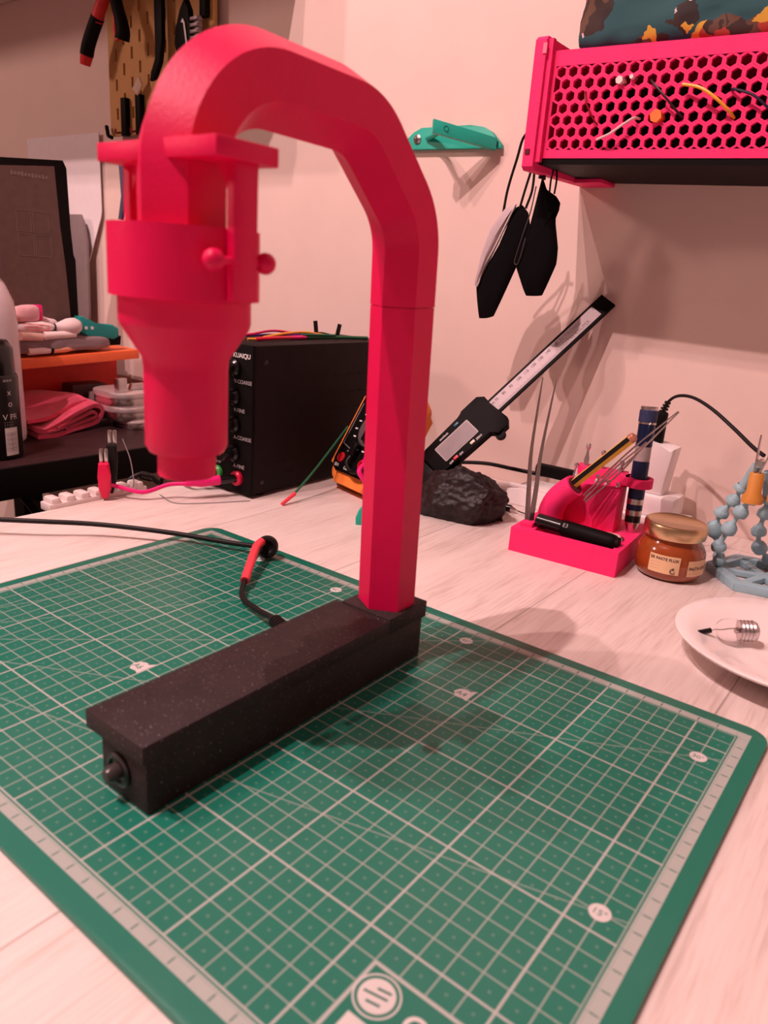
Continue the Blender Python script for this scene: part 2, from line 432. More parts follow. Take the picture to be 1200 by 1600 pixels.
rn.build('ruler_ticks', MDK, mt)

# ------------------------------------------------------------------ red lamp
LX = 2.3
lamp = thing('desk_lamp', 'red 3D-printed gooseneck lamp with black box base standing on the cutting mat', 'desk lamp', (LX, -1, 0))
MB().box((2.27, -.78, 1.3), (3.14, 19.3, 2.6), bev=.08).build('base_box', BLACKP, lamp)
MB().box((2.02, -2.65, 3.04), (4.0, 16.1, .86), bev=.05).build('base_lid', BLACKP, lamp)
MB().box((2.27, 7.12, 3.07), (3.5, 3.7, 1.0), bev=.05).build('arm_socket', BLACKP, lamp)
pw = MB().lathe([(0, 0), (.78, 0), (.78, .12), (.62, .2), (.55, .2), (.5, .1), (0, .1)], (2.0, -10.42, 1.35), -Y, 36, cap=False).build('power_button', BLACKG, lamp)
MB().lathe([(.36, .0), (.36, .45), (.26, .62), (0, .66)], (2.0, -10.5, 1.35), -Y, 28).build('button_cap', mat('grey_black_button', (.05, .04, .04, 1), .3), pw)

def arm_path():
    P = [V((7.2, 3.4)), V((6.45, 24.4)), V((2.05, 28.35)), V((-7.22, 28.45)), V((-7.22, 21.0))]
    Rf = [0, 3.6, 3.4, 3.9, 0]
    out = []
    for i, p in enumerate(P):
        if Rf[i] == 0: out.append(p); continue
        a = (P[i - 1] - p).normalized(); b = (P[i + 1] - p).normalized()
        th = math.acos(max(-1, min(1, a.dot(b)))); d = Rf[i] / math.tan(th / 2)
        q0 = p + a * d; q1 = p + b * d
        bis = (a + b).normalized(); c = p + bis * (Rf[i] / math.sin(th / 2))
        a0 = math.atan2(q0.y - c.y, q0.x - c.x); a1 = math.atan2(q1.y - c.y, q1.x - c.x)
        da = (a1 - a0 + math.pi) % (2 * math.pi) - math.pi
        n = 18 if i == 3 else 9
        for k in range(n + 1):
            t = a0 + da * k / n; out.append(V((c.x + Rf[i] * math.cos(t), c.y + Rf[i] * math.sin(t))))
    return out
def hexsweep(mb, path, W=1.43, Rr=1.66):
    k = len(path); rings = []
    for i, p in enumerate(path):
        t0 = (path[i] - path[i - 1]).normalized() if i else None
        t1 = (path[i + 1] - path[i]).normalized() if i < k - 1 else None
        t = ((t0 or t1) + (t1 or t0)).normalized()
        sc = 1 / max(.5, t.dot(t1 or t0))
        n = V((t.y, -t.x)) * sc
        rings.append([mb.bm.verts.new((LX + a, p.x + n.x * b, p.y + n.y * b)) for a, b in
                      ((W, Rr / 2), (0, Rr), (-W, Rr / 2), (-W, -Rr / 2), (0, -Rr), (W, -Rr / 2))])
    for a, b in zip(rings, rings[1:]):
        for j in range(6): mb.bm.faces.new([a[j], b[j], b[(j + 1) % 6], a[(j + 1) % 6]])
    mb.bm.faces.new(rings[0]); mb.bm.faces.new(rings[-1])
    return mb
AP = arm_path()
# split at the print seam low on the bend: the straight post and the curved neck
pz = 20.3; pt = V((7.2 - .75 * (pz - 3.4) / 21.0, pz))
hexsweep(MB(), [AP[0], pt]).build('post', RED, lamp, angle=22)
hexsweep(MB(), [pt + V((0, .03))] + AP[1:], 1.445, 1.677).build('curved_neck', RED, lamp, angle=22)
HX = (LX, -7.08)
hc = lambda z: (HX[0], HX[1], z)
MB().lathe([(2.45, 22.85), (2.70, 22.85), (2.72, 20.4), (2.42, 20.35), (2.40, 22.75)], hc(0), Z, 64, cap=False).build('head_collar', RED, lamp)
MB().lathe([(0, 22.7), (2.40, 22.7), (2.42, 19.55), (2.36, 19.35), (1.62, 18.2), (1.58, 17.8), (1.58, 14.85), (1.45, 14.6), (1.1, 14.55), (0, 14.55)], hc(0), Z, 64, cap=False).build('head_funnel', RED, lamp)
MB().lathe([(0, 14.7), (1.13, 14.7), (1.13, 13.65), (1.05, 13.58), (.9, 13.58), (.9, 14.0), (0, 14.0)], hc(0), Z, 48, cap=False).build('nozzle', RED, lamp)
pl = MB()
pl.box((LX - 1.62, -7.05, 25.25), (3.30, 2.75, .62), bev=.04)
pl.box((LX + 1.66, -7.05, 25.255), (3.30, 2.75, .62), bev=.04)
pl.build('holder_plate', RED, lamp)
for sg in (-1, 1):
    xx = LX + sg * 2.92
    lgm = MB().box((xx, -6.95, 22.75), (.42, 1.05, 4.5), bev=.04)
    lgm.prism([(0, 0), (0, -1.0), (-sg * .55, 0)], (xx - sg * .2, -6.95 - .45, 24.95), X, Z, Y, .9)
    lgm.build('holder_leg', RED, lamp)
ax = MB().cyl((LX + 2.92, -8.0, 21.8), (LX + 2.92, -5.9, 21.8), .15, n=14)
ax = ax.build('pivot_pin', RED, lamp)
for yy in (-8.25, -5.9):
    MB().sph((LX + 2.98, yy, 21.8), .38, n=20).build('ball_knob', RED, lamp, angle=180)

# power cord of the lamp
cord = thing('adapter_cable', 'black adapter cable with red sleeve plugged into the side of the lamp base', 'power cable', (-20, 7, 0))
MB().tube([(-44, -8, .7), (-34, -.2, 1.0), (-30.2, 3.2, 1.0), (-26.8, 6.8, .8), (-22, 10, .65), (-17.5, 12.0, .6), (-14.2, 13.2, .75)], .20, 12).build('cable', RUBBER, cord)
MB().tube([(-13.2, 11.8, 1.35), (-12.0, 9.9, 1.0), (-10.2, 7.4, .55), (-8.8, 6.1, .4), (-6.6, 5.3, .6), (-4.6, 4.6, .95), (-3.0, 3.6, 1.5)], .19, 12).build('cable', RUBBER, cord)
dv = V((-.55, -.6, .2)).normalized()
MB().lathe([(0, -.55), (.72, -.55), (.86, -.38), (.88, .3), (.76, .5), (.56, .52), (.50, .3), (.34, .18), (0, .18)], (-13.75, 13.05, .98), V((.65, -.72, .25)), 36, cap=False).build('ring_clamp', RUBBER, cord)
MB().tube([(-13.9, 12.6, 1.45), (-13.3, 11.5, 1.45), (-11.9, 9.6, 1.0), (-10.5, 7.8, .62)], .33, 16).build('red_sleeve', REDR, cord)
sr = MB()
a0, a1 = V((-3.6, 4.0, 1.25)), V((.68, 1.6, 2.2)); dd = (a1 - a0).normalized()
sr.cyl(a0, a1, .3, .34, 16)
for k in range(7): sr.lathe([(.33, 0), (.44, .05), (.44, .22), (.33, .27)], a0 + dd * (.1 + .42 * k), dd, 18)
sr.build('strain_relief', RUBBER, cord)

# ------------------------------------------------------------------ bench power supply
PSO = (-26.9, 23.5, T0)
ang = math.radians(1.5); PU, PV = V((math.cos(ang), math.sin(ang), 0)), V((-math.sin(ang), math.cos(ang), 0))
ps = thing('bench_power_supply', 'black bench power supply with knobs behind the lamp head', 'power supply', (-31, 34, T0))
pp = lambda u, v, z: V(PSO) + PU * u + PV * v + Z * z
MB().box(pp(-4, 11.2, 7.7), (8.0, 21.8, 14.6), bev=.12, frame=(PU, PV, Z)).build('case', BLACKM, ps)
MB().box(pp(-4, .15, 7.7), (8.05, .5, 14.7), bev=.15, frame=(PU, PV, Z)).build('front_panel', BLACK, ps)
for (u, v) in ((-7, 2), (-1, 2), (-7, 20), (-1, 20)): MB().cyl(pp(u, v, 0), pp(u, v, .5), .5, n=16).build('foot', RUBBER, ps)
VENT = mat('vent_shadow_black', (.001, .001, .001, 1), .9)
for row, (z, v0, n) in enumerate(((11.6, 6.5, 7), (9.7, 4.6, 8), (7.95, 5.9, 7), (3.3, 4.2, 2), (2.0, 5.4, 3))):
    for k in range(n): MB().box(pp(.012, v0 + k * 2.05, z), (.03, 1.15, .13), frame=(PU, PV, Z)).build('vent_slot', VENT, ps)
for (v, z) in ((1.6, 13.4), (1.4, 1.6), (20.5, 13.4), (20.5, 1.6)): MB().lathe([(.28, 0), (.28, .06), (.2, .1), (0, .1)], pp(.0, v, z), PU, 18).build('screw', BLACKG, ps)
FN = -PV
for z, s in ((12.75, 'V-COARSE'), (9.95, 'V-FINE'), (7.25, 'A-COARSE'), (4.35, 'A-FINE')):
    kb = MB().lathe([(.85, 0), (.85, .35), (.72, .5), (.62, .6), (.58, 1.75), (.5, 1.85), (0, 1.85)], pp(-2.35, -.1, z), FN, 32)
    kb.build('knob', BLACKG, ps)
    MB().box(pp(-2.35, -2.0, z + .3), (.08, .06, .5), frame=(PU, PV, Z)).build('knob_mark', GTXT, ps)
    text('dial_lettering', s, .52, pp(-2.45, -.12, z - 1.45), PU, Z, GTXT, ps, bold=True)
text('brand_lettering', 'KUAIQU', .62, pp(-2.6, -.12, 13.75), PU, Z, PTXT, ps, bold=True)
text('port_lettering', 'Quick Charge', .36, pp(-6.3, -.12, 2.95), PU, Z, GTXT, ps)
MB().box(pp(-5.0, -.15, 4.0), (1.4, .12, .7), frame=(PU, PV, Z)).build('charging_port', mat('red_port', (.5, .01, .02, 1), .4), ps)
MB().box(pp(-5.0, -.2, 4.0), (1.0, .12, .3), frame=(PU, PV, Z)).build('port_opening', BLACK, ps)
disp = MB().box(pp(-5.8, -.13, 10.5), (3.2, .1, 5.0), frame=(PU, PV, Z), bev=.03).build('display', BLACKG, ps)
MB().lathe([(.35, 0), (.35, .7), (.3, .8), (0, .8)], pp(-5.4, -.1, 5.8), FN, 20).build('power_switch', STEEL, ps)
for u, cname, m in ((-4.75, 'green', mat('green_plastic', (.05, .35, .07, 1), .4)), (-1.85, 'red', mat('red_plastic', (.6, .005, .05, 1), .4))):
    MB().lathe([(.75, 0), (.75, .3), (.62, .45), (.4, .45), (.4, 0)], pp(u, -.1, 1.85), FN, 28, cap=False).build('output_socket', m, ps)

# test leads in the sockets
ld = thing('test_lead', 'magenta test lead plugged into the red socket of the power supply', 'test lead', (-31, 20, T0))
b0 = pp(-1.85, -.2, 1.85); dr = V((-.42, -.90, -.05)).normalized()
MB().cyl(b0 + dr * -.1, b0 + dr * 2.0, .42, .40, 20).build('plug', BLACKG, ld)
MB().lathe([(.42, 0), (.50, .1), (.50, 1.9), (.36, 2.6), (.3, 3.4), (0, 3.4)], b0 + dr * 1.7, dr, 20).build('grip', MAG, ld)
e0 = b0 + dr * 5.0
MB().tube([e0, e0 + V((-1.3, -1.2, -.2)), (-33.2, 15.4, .5), (-35.3, 13.9, .9), (-36.8, 14.1, .5), (-37.6, 14.3, -2), (-37.8, 14.4, -9)], .2, 10).build('cable', MAG, ld)
ld = thing('test_lead', 'black test lead plugged into the green socket of the power supply', 'test lead', (-35, 20, T0))
b0 = pp(-4.75, -.2, 1.85); dr = V((-.55, -.83, -.04)).normalized()
MB().cyl(b0 + dr * -.1, b0 + dr * 1.9, .42, .40, 20).build('plug', BLACKG, ld)
MB().tube([b0 + dr * 1.8, b0 + dr * 3.2, (-36.4, 21.2, .9), (-37.4, 20.9, .3), (-38.0, 20.8, -1.6), (-38.6, 20.8, -7)], .22, 10).build('cable', RUBBER, ld)
ld = thing('black_lead', 'thin black lead with ribbed collar hanging over the desk edge behind the lamp nozzle', 'cable', (-36, 20, 0))
MB().tube([(-36.6, 19.6, -.05), (-36.9, 18.6, .9), (-37.3, 17.6, .9), (-37.7, 16.6, 0), (-38.4, 16.2, -3)], .25, 10).build('cable', RUBBER, ld)
rb = MB()
for k in range(5): rb.lathe([(.2, 0), (.42, .05), (.42, .25), (.2, .3)], V((-36.75, 19.0, .55)) + V((-.25, -.72, .25)) * (.3 * k), V((-.35, -.85, .15)), 14)
rb.build('ribbed_collar', BLACKG, ld)
c1 = MB().tube([(-33.6, 17.6, -.22), (-30.5, 17.0, -.22), (-28.6, 19.2, -.22), (-26.5, 23.0, -.22)], .05, 6).build('thin_wire', GTXT)
tag(c1, 'thin grey wire curling on the desk in front of the power supply', 'wire')

# jumper wires lying on the power supply
ZT = 14.85
def wire(pts, r, m, label, cat='wire', group=None, tips=None, name='jumper_wire'):
    t = thing(name, label, cat, pts[0], group)
    MB().tube(pts, r, 8).build('insulation', m, t)
    if tips:
        for a, b, rr, mm, nm in tips: MB().cyl(a, b, rr, n=10).build(nm, mm, t)
    return t
GW = 'jumper wires on the power supply'
wire([(-33.9, 25.8, ZT), (-32.8, 28.5, ZT + .3), (-33.0, 32, ZT + .6), (-32.2, 35.5, ZT + .25)], .13, mat('magenta_wire_plastic', (.6, .01, .12, 1), .4), 'thin magenta wire on the power supply, arching highest of the bundle', group=GW,
     tips=[((-32.4, 34.6, ZT + .35), (-31.6, 37.2, ZT + .25), .2, MAG, 'grip')])
wire([(-34.0, 27.6, ZT), (-33.2, 30.0, ZT + .15), (-32.6, 33, ZT + .2), (-31.8, 35.8, ZT + .2)], .12, PURW, 'purple wire on top of the power supply beside the magenta one', group=GW)
wire([(-30.6, 27.2, ZT + .05), (-30.3, 30, ZT + .15), (-30.7, 32.5, ZT + .1)], .19, mat('crimson_wire_plastic', (.72, .01, .05, 1), .4), 'thick red wire lying nearest the front edge of the power supply top', group=GW,
     tips=[((-30.9, 26.4, ZT + .05), (-30.62, 27.3, ZT + .05), .12, YELW, 'wire_end'), ((-30.7, 32.2, ZT + .1), (-30.8, 34.6, ZT + .1), .22, MAG, 'grip')])
wire([(-31.6, 29.2, ZT + .1), (-31.6, 32.5, ZT + .45), (-31.8, 35.6, ZT + .5), (-31.5, 38.4, ZT + .2)], .14, YELW, 'yellow wire crossing the red wire on the power supply', group=GW)
wire([(-31.0, 33.6, ZT + .05), (-30.4, 36.8, ZT + .1), (-29.7, 40.0, ZT + .1), (-29.0, 43.0, ZT + .05)], .2, GREENW, 'dark green wire stretching to the back of the power supply top', group=GW,
     tips=[((-30.9, 34.0, ZT + .35), (-30.0, 38.5, ZT + .3), .16, GREENW, 'second_strand')])
wire([(-32.0, 37.4, ZT + .3), (-31.8, 38.2, ZT + .4), (-31.4, 39.4, ZT + .2)], .12, RUBBER, 'black two-pronged clip standing among the wires on the power supply', cat='clip', name='wire_clip',
     tips=[((-32.2, 37.9, ZT), (-32.4, 37.8, ZT + 1.7), .24, BLACKG, 'prong'), ((-30.7, 39.6, ZT), (-30.4, 39.7, ZT + 1.5), .24, BLACKG, 'prong')])

# ------------------------------------------------------------------ multimeter
a, t = math.radians(-15), math.radians(60)
DU = V((math.cos(a), math.sin(a), 0)); DV = V((-math.sin(a) * math.cos(t), math.cos(a) * math.cos(t), math.sin(t))); DN = DU.cross(DV)
DO = V((-26.3, 33.6, .75))
dm = thing('multimeter', 'orange and black digital multimeter leaning back against the power supply', 'multimeter', (DO.x + 4, DO.y + 2, T0))
dp = lambda u, v, n=0: DO + DU * u + DV * v + DN * n
out = rounded(.0, 8.7, -.2, 11.6, 1.9)
MB().prism(out, dp(0, 0, -2.9), DU, DV, DN, 2.9, bev=.9).build('orange_holster', ORANGE, dm)
fc = MB().prism(rounded(.65, 8.05, 1.0, 11.0, 1.2), dp(0, 0, -.4), DU, DV, DN, .75, bev=.15).build('black_face', BLACK, dm)
MB().lathe([(2.0, 0), (2.0, .25), (1.6, .45), (0, .5)], dp(4.6, 6.3, .3), DN, 36).build('selector_dial', mat('grey_dial', (.12, .09, .09, 1), .4), dm)
MB().box(dp(4.6, 6.3, .95), (.5, 3.0, .5), frame=(DU, DV, DN), bev=.1).build('dial_grip', BLACKG, dm)
MB().box(dp(4.6, 10.0, .36), (6.0, 1.6, .1), frame=(DU, DV, DN), bev=.03).build('display', mat('grey_lcd', (.25, .25, .22, 1), .25), dm)
pr_ = MB()
for k in range(16):
    an = math.radians(20 + k * 21); pr_.box(dp(4.6 + 2.75 * math.cos(an), 6.3 + 2.5 * math.sin(an), .36), (.42, .16, .04), frame=(DU, DV, DN))
pr_.build('scale_print', PTXT, dm)
fl = MB()
for a_, b_ in (((1.0, 8.8), (1.0, 4.0)), ((1.0, 4.0), (2.6, 3.6))): fl.tube([dp(*a_, .37), dp(*b_, .37)], .04, 5, smooth=False)
fl.build('frame_print', GTXT, dm)
cl = [mat('red_port', (1, 1, 1, 1)), BLACKG, mat('red_port', (1, 1, 1, 1)), BLACKG]
for k in range(4):
    MB().lathe([(.55, 0), (.55, .12), (.3, .16), (.3, .05), (0, .05)], dp(1.8 + 1.85 * k, 2.45, .33), DN, 24, cap=False).build('jack', cl[k], dm)
text('jack_lettering', '10A', .5, dp(1.2, 1.4, .36), DU, DV, PTXT, dm, bold=True)
text('jack_lettering', 'COM', .5, dp(3.0, 1.35, .36), DU, DV, PTXT, dm, bold=True)
text('jack_lettering', 'V', .55, dp(5.5, 1.35, .36), DU, DV, PTXT, dm, bold=True)
text('jack_lettering', 'mA', .5, dp(2.2, 3.2, .36), DU, DV, GTXT, dm)
jl = thing('meter_lead', 'black meter lead plugged into the multimeter face', 'test lead', tuple(dp(4.05, 2.7, .3)))
MB().box(dp(3.9, 3.6, .9), (.75, 1.5, .75), frame=(DU, DV, DN), bev=.15).build('plug', BLACKG, jl)
MB().tube([dp(3.9, 3.0, .9), dp(4.2, 1.9, 1.2), dp(5.6, 1.3, 1.1), dp(7.3, 1.9, 1.3), dp(8.6, 2.6, .8)], .2, 10).build('cable', RUBBER, jl)
rl = thing('meter_lead', 'red meter lead plugged into the multimeter, half hidden by the lamp post', 'test lead', tuple(dp(7.0, 2.7, .3)))
MB().box(dp(6.75, 3.3, .9), (.8, 1.6, .8), frame=(DU, DV, DN), bev=.15).build('plug', MAG, rl)
MB().tube([dp(6.75, 2.6, 1.0), dp(7.5, 1.4, 1.6), (-17.6, 32.9, .0), (-15.2, 33.9, -.02), (-13.6, 34.6, -.02)], .26, 10).build('cable', MAG, rl)
pb = thing('green_wire', 'dark green wire with a red tip leaning from the desk onto the multimeter', 'wire', (-23.6, 24.6, T0))
MB().tube([(-23.5, 26.0, .55), (-23.9, 29.2, 2.3), (-24.6, 33.2, 4.6), (-24.9, 35.5, 6.1)], .12, 8).build('insulation', GREENW, pb)
MB().cyl((-23.5, 24.4, -.15), (-23.5, 26.2, .62), .17, .2, 10).build('red_tip', REDR, pb)

# ------------------------------------------------------------------ clips and strip at the desk's left edge
def croc(loc, m, label, off, h):
    t = thing('alligator_clip', label, 'alligator clip', loc, None)
    x, y, z = loc
    pts = [(-.45, .2), (-.9, 1.1), (-.95, 2.4), (-.75, 3.6), (.75, 3.6), (.95, 2.4), (.9, 1.1), (.45, .2)]
    D = V((.62, .78, 0))
    MB().prism([(a * .62 + off * b / 4, b * h) for a, b in pts], (x, y, z), D, Z, V((.78, -.62, 0)), .7, bev=.2).build('insulating_boot', m, t)
    for s in (-1, 1):
        MB().box(V((x, y, z)) + D * (s * .22 + off) + Z * (3.6 * h + .55), (.36, .45, 1.5), rz=51, bev=.1).build('jaw', STEEL, t)
    return t
croc((-35.6, 13.0, T0 + .02), mat('crimson_rubber', (.72, .004, .07, 1), .4), 'red alligator clip standing on the left edge of the desk', -.05, 1.0)
c = croc((-36.4, 14.0, T0 + .02), RUBBER, 'black alligator clip standing behind the red one at the desk edge', .35, 1.42)
MB().tube([(-35.3, 14.8, 5.4), (-34.9, 15.3, 3.4), (-34.6, 15.4, 1.2), (-34.7, 15.3, .6)], .06, 6).build('thin_wire', GTXT, c)
sp_ = MB()
for k in range(7):
    sp_.box((-36.6, 8.2 + 1.45 * k, .05), (1.6, 1.0, 1.2), bev=.25)
sp_.box((-36.6, 12.6, -.25), (1.7, 10.2, .75), bev=.1)
tag(sp_.build('terminal_strip', mat('milky_plastic', (.72, .62, .60, 1), .35)), 'white scalloped terminal strip along the left desk edge', 'terminal strip')
tag(MB().prism([(-.5, -.2), (-.55, .6), (-.3, 1.3), (.0, 1.7), (.9, 1.7), (.9, -.2)], (-14.6, 25.8, T0), V((.8, .6, 0)), Z, V((-.6, .8, 0)), .7, bev=.12).build('teal_cap', TEAL),
    'small teal plastic piece on the desk beside the lamp post', 'plastic part')

# ------------------------------------------------------------------ stone
bm = MB(); bmesh.ops.create_icosphere(bm.bm, subdivisions=6, radius=1.0)
random.seed(2)
cuts = [((1, -.35, -.25), .62), ((-.75, -.5, .45), .66), ((.15, -1, .55), .62), ((-.45, .1, 1), .72), ((.55, .1, .85), .60), ((-1, .2, -.1), .86), ((.7, .7, .1), .75), ((.1, -1, -.5), .74), ((-.2, .9, .6), .7)]
cuts = [(V(n).normalized(), d) for n, d in cuts]
for v in bm.bm.verts:
    p = v.co.copy()
    for n, d in cuts:
        q = p.dot(n)
        if q > d: p -= n * (q - d) * .93
    nn = p.normalized()
    r = noise.fractal(p * 2.2, 0.9, 2.2, 5) * .07 + noise.ridged_multi_fractal(p * 3.6, .9, 2.1, 4, .9, 2.0) * .055 - .05
    p += nn * r
    p = V((p.x * 5.3, p.y * 3.6, p.z * 3.9))
    p = Matrix.Rotation(math.radians(8), 3, 'Z') @ p
    p += V((-9.6, 35.5, 1.7))
    if p.z < T0 + .02: p.z = T0 + .02
    v.co = p
ST = mat('black_stone', (.016, .010, .011, 1), .5, bump=1.0, bscale=22, var=.5, vscale=20, spec=.35)
tag(bm.build('stone', ST, angle=180), 'rough black stone on the desk left of the pink tool holder', 'stone')

# ------------------------------------------------------------------ caliper leaning on the wall
CT, CB = V((-4.38, 51.0, 20.89)), V((-14.88, 39.0, 4.37))
e1 = (CT - CB).normalized(); n0 = V((0, -1, .25)); cn = (n0 - e1 * n0.dot(e1)).normalized(); e2 = cn.cross(e1)
cp = lambda a, b, n=0: CB + e1 * a + e2 * b + cn * n
ca = thing('digital_caliper', 'black digital caliper with grey display leaning diagonally against the wall', 'caliper', (CB.x, CB.y, T0))
CF = mat('carbon_plastic', (.006, .005, .005, 1), .5, bump=.1, spec=.12)
MB().prism([(-4, -.95), (23.2, -.95), (23.2, .95), (-4, .95)], cp(0, 0, -.2), e1, e2, cn, .4, bev=.03).build('beam', CF, ca)
MB().prism([(5.0, -.68), (21.6, -.68), (21.6, .68), (5.0, .68)], cp(0, 0, .2), e1, e2, cn, .02).build('scale_plate', mat('silver_scale', (.60, .50, .53, 1), .6, var=.02), ca)
MB().prism([(-1.0, -2.0), (5.2, -2.0), (5.6, -2.9), (6.9, -2.9), (7.5, -2.2), (7.3, .2), (7.4, 1.3), (6.8, 1.9), (4.6, 1.9), (3.9, 1.45), (-1.0, 1.45), (-1.6, 1.0), (-1.6, -1.6)], cp(0, 0, -.35), e1, e2, cn, 1.15, bev=.12).build('slider_housing', BLACK, ca)
MB().prism(rounded(-.12, 4.42, -1.27, .67, .1), cp(0, 0, .8), e1, e2, cn, .04).build('display_frame', mat('grey_frame_print', (.45, .38, .38, 1), .5), ca)
MB().prism(rounded(.0, 4.3, -1.15, .55, .05), cp(0, 0, .85), e1, e2, cn, .02).build('display', mat('grey_lcd_glass', (.26, .21, .22, 1), .5), ca)
MB().box(cp(.9, -1.68, .84), (.55, .3, .12), frame=(e1, e2, cn), bev=.05).build('button', REDR, ca)
MB().box(cp(3.2, -1.68, .84), (.55, .3, .12), frame=(e1, e2, cn), bev=.05).build('button', mat('cream_button', (.8, .7, .5, 1), .4), ca)
MB().box(cp(3.3, 1.1, .84), (.6, .28, .12), frame=(e1, e2, cn), bev=.05).build('button', mat('blue_button', (.03, .15, .25, 1), .4), ca)
for s, a_, b_, sz in (('mm/inch', .9, .92, .34), ('OFF', .0, -1.85, .3), ('ON', 1.35, -1.85, .3), ('ZERO', 3.65, -1.85, .3)):
    text('button_lettering', s, sz, cp(a_, b_, .8), e1, e2, PTXT, ca, bold=True)
MB().prism([(-3.8, .9), (-1.7, .9), (-1.4, -4.1), (-1.9, -4.2), (-3.8, -1.2)], cp(0, 0, -.25), e1, e2, cn, .5, bev=.05).build('fixed_jaw', CF, ca)
MB().prism([(-1.5, -1.6), (1.4, -1.6), (.6, -2.6), (-1.1, -4.2), (-1.5, -4.2)], cp(0, 0, -.25), e1, e2, cn, .5, bev=.05).build('sliding_jaw', CF, ca)
MB().prism([(-2.6, .9), (-1.5, .9), (-1.55, 2.6), (-1.75, 2.6)], cp(0, 0, -.2), e1, e2, cn, .35).build('inner_jaw', CF, ca)
MB().cyl(cp(5.8, -2.9, -.1), cp(5.8, -2.9, .5), .55, n=24).build('thumb_wheel', BLACK, ca)
text('scale_lettering', 'ELECTRONIC', .56, cp(16.3, .1, .22), e1, e2, GTXT, ca, lift=.01)
text('scale_lettering', 'DIGITAL CALIPER', .52, cp(16.3, -.48, .22), e1, e2, GTXT, ca, lift=.01)
for k, s in enumerate(('70', '80', '90', '100', '110', '120', '130', '140', '150')):
    text('scale_number', s, .42, cp(7.9 + 1.0 * k * 1.0, .18, .22), e1, e2, DTXT, ca, lift=.01)
text('scale_number', 'mm', .4, cp(14.6 + 2.0, -3.0, .22) * 0 + cp(17.0, .3, .22) * 0 + cp(14.9 + 2.4, .62, -.3) * 0 + cp(7.2, .18, .22), e1, e2, DTXT, ca, lift=.01)
tk = MB()
for k in range(82):
    L_ = .34 if k % 10 == 0 else (.26 if k % 5 == 0 else .18)
    tk.box(cp(7.8 + .1 * k, -.62 + L_ / 2, .225), (.022, L_, .01), frame=(e1, e2, cn))
tk.build('scale_ticks', DTXT, ca)

# ------------------------------------------------------------------ cables and strip along the wall
c1 = MB().tube([(-22, 46.5, 1.0), (-18.5, 47.2, 1.7), (-14.5, 47.8, 2.3), (-11, 47.8, 2.4), (-7.5, 48.2, 2.4), (-3, 49.0, 2.6), (2, 50, 2.6)], .22, 12).build('power_cable', RUBBER)
tag(c1, 'thick black cable running along the wall behind the stone and tweezers', 'cable')
c2 = MB().box((-3.6, 48.4, 2.9), (9.5, 1.2, 1.3), bev=.3).build('cable_adapter', BLACK)
tag(c2, 'black adapter block on the white strip behind the pink holder', 'adapter')
psr = thing('power_strip', 'white power strip lying along the wall behind the tool holder', 'power strip', (-2, 46.5, T0))
MB().prism([(-9.6, -.3), (8.6, -.3), (8.6, 1.7), (-7.8, 1.7), (-9.3, 1.2)], (0, 43.7, 0), X, Z, Y, 4.6, bev=.15).build('strip_body', WHITE, psr)
MB().prism([(0, 0), (4.6, 0), (4.6, .5), (0, .5)], (-9.2, 43.75, 1.62), X, Y, Z, .3, bev=.05).build('end_cap', WHITE, psr)
pp2 = MB().prism([(-15.2, .0), (-9.4, .0), (-9.4, .25), (-10.2, .9), (-15.0, .45)], (0, 45.5, T0), X, Z, Y, 3.0, bev=.06).build('plug_housing', WHITE)
tag(pp2, 'low white plastic housing lying behind the black stone', 'plastic housing')
lb = thing('charger', 'low white charger block plugged into the strip behind the jar', 'charger', (5.6, 46, 1.7))
MB().box((4.9, 46.2, 2.72), (5.6, 3.6, 2.1), rz=0, bev=.35).build('housing', WHITE, lb)
tb = thing('charger', 'tall curved white charger standing on the low charger', 'charger', (5, 46, 3.8))
w_ = MB()
w_.prism([(3.0, 3.75), (6.2, 3.75), (6.65, 8.35), (5.4, 8.5), (3.9, 8.75), (2.9, 8.95)], (0, 44.9, 0), X, Z, Y, 2.6, bev=.3)
w_.build('housing', WHITE, tb)
us = thing('usb_plug', 'black plug with cable in the top of the tall white charger', 'plug', (4.9, 46.2, 9.0))
MB().box((4.45, 46.2, 9.95), (1.3, .9, 3.0), bev=.18).build('plug_body', BLACK, us)
st_ = MB()
for k in range(4): st_.lathe([(.18, 0), (.38 - .03 * k, .05), (.38 - .03 * k, .2), (.18, .26)], (4.6 + .09 * k, 46.2, 11.35 + .3 * k), V((.2, 0, 1)), 14)
st_.build('strain_relief', RUBBER, us)
MB().tube([(4.55, 46.2, 11.3), (5.0, 46, 12.5), (6.0, 45.3, 13.25), (7.6, 44.3, 13.4), (9.6, 43.2, 12.8), (11.8, 42.0, 11.7), (13.9, 40.6, 10.6), (15.0, 39.8, 10.2)], [.13, .17], 10).build('cable', RUBBER, us)
pn = thing('pen', 'black pen lying on the desk behind the right end of the stone', 'pen', (-7.4, 41, T0))
MB().cyl((-10.5, 40.4, .15), (-7.0, 40.7, .15), .45, .38, 18).build('barrel', BLACKG, pn)
MB().lathe([(.34, 0), (.12, .5), (.05, .7), (0, .8)], (-7.0, 40.7, .15), V((1, .08, -.1)), 16).build('tip', STEEL, pn)
MB().tube([(-6.3, 40.8, .05), (-5.2, 40.9, -.1), (-4.4, 40.7, -.2)], .06, 8).build('lead', RUBBER, pn)

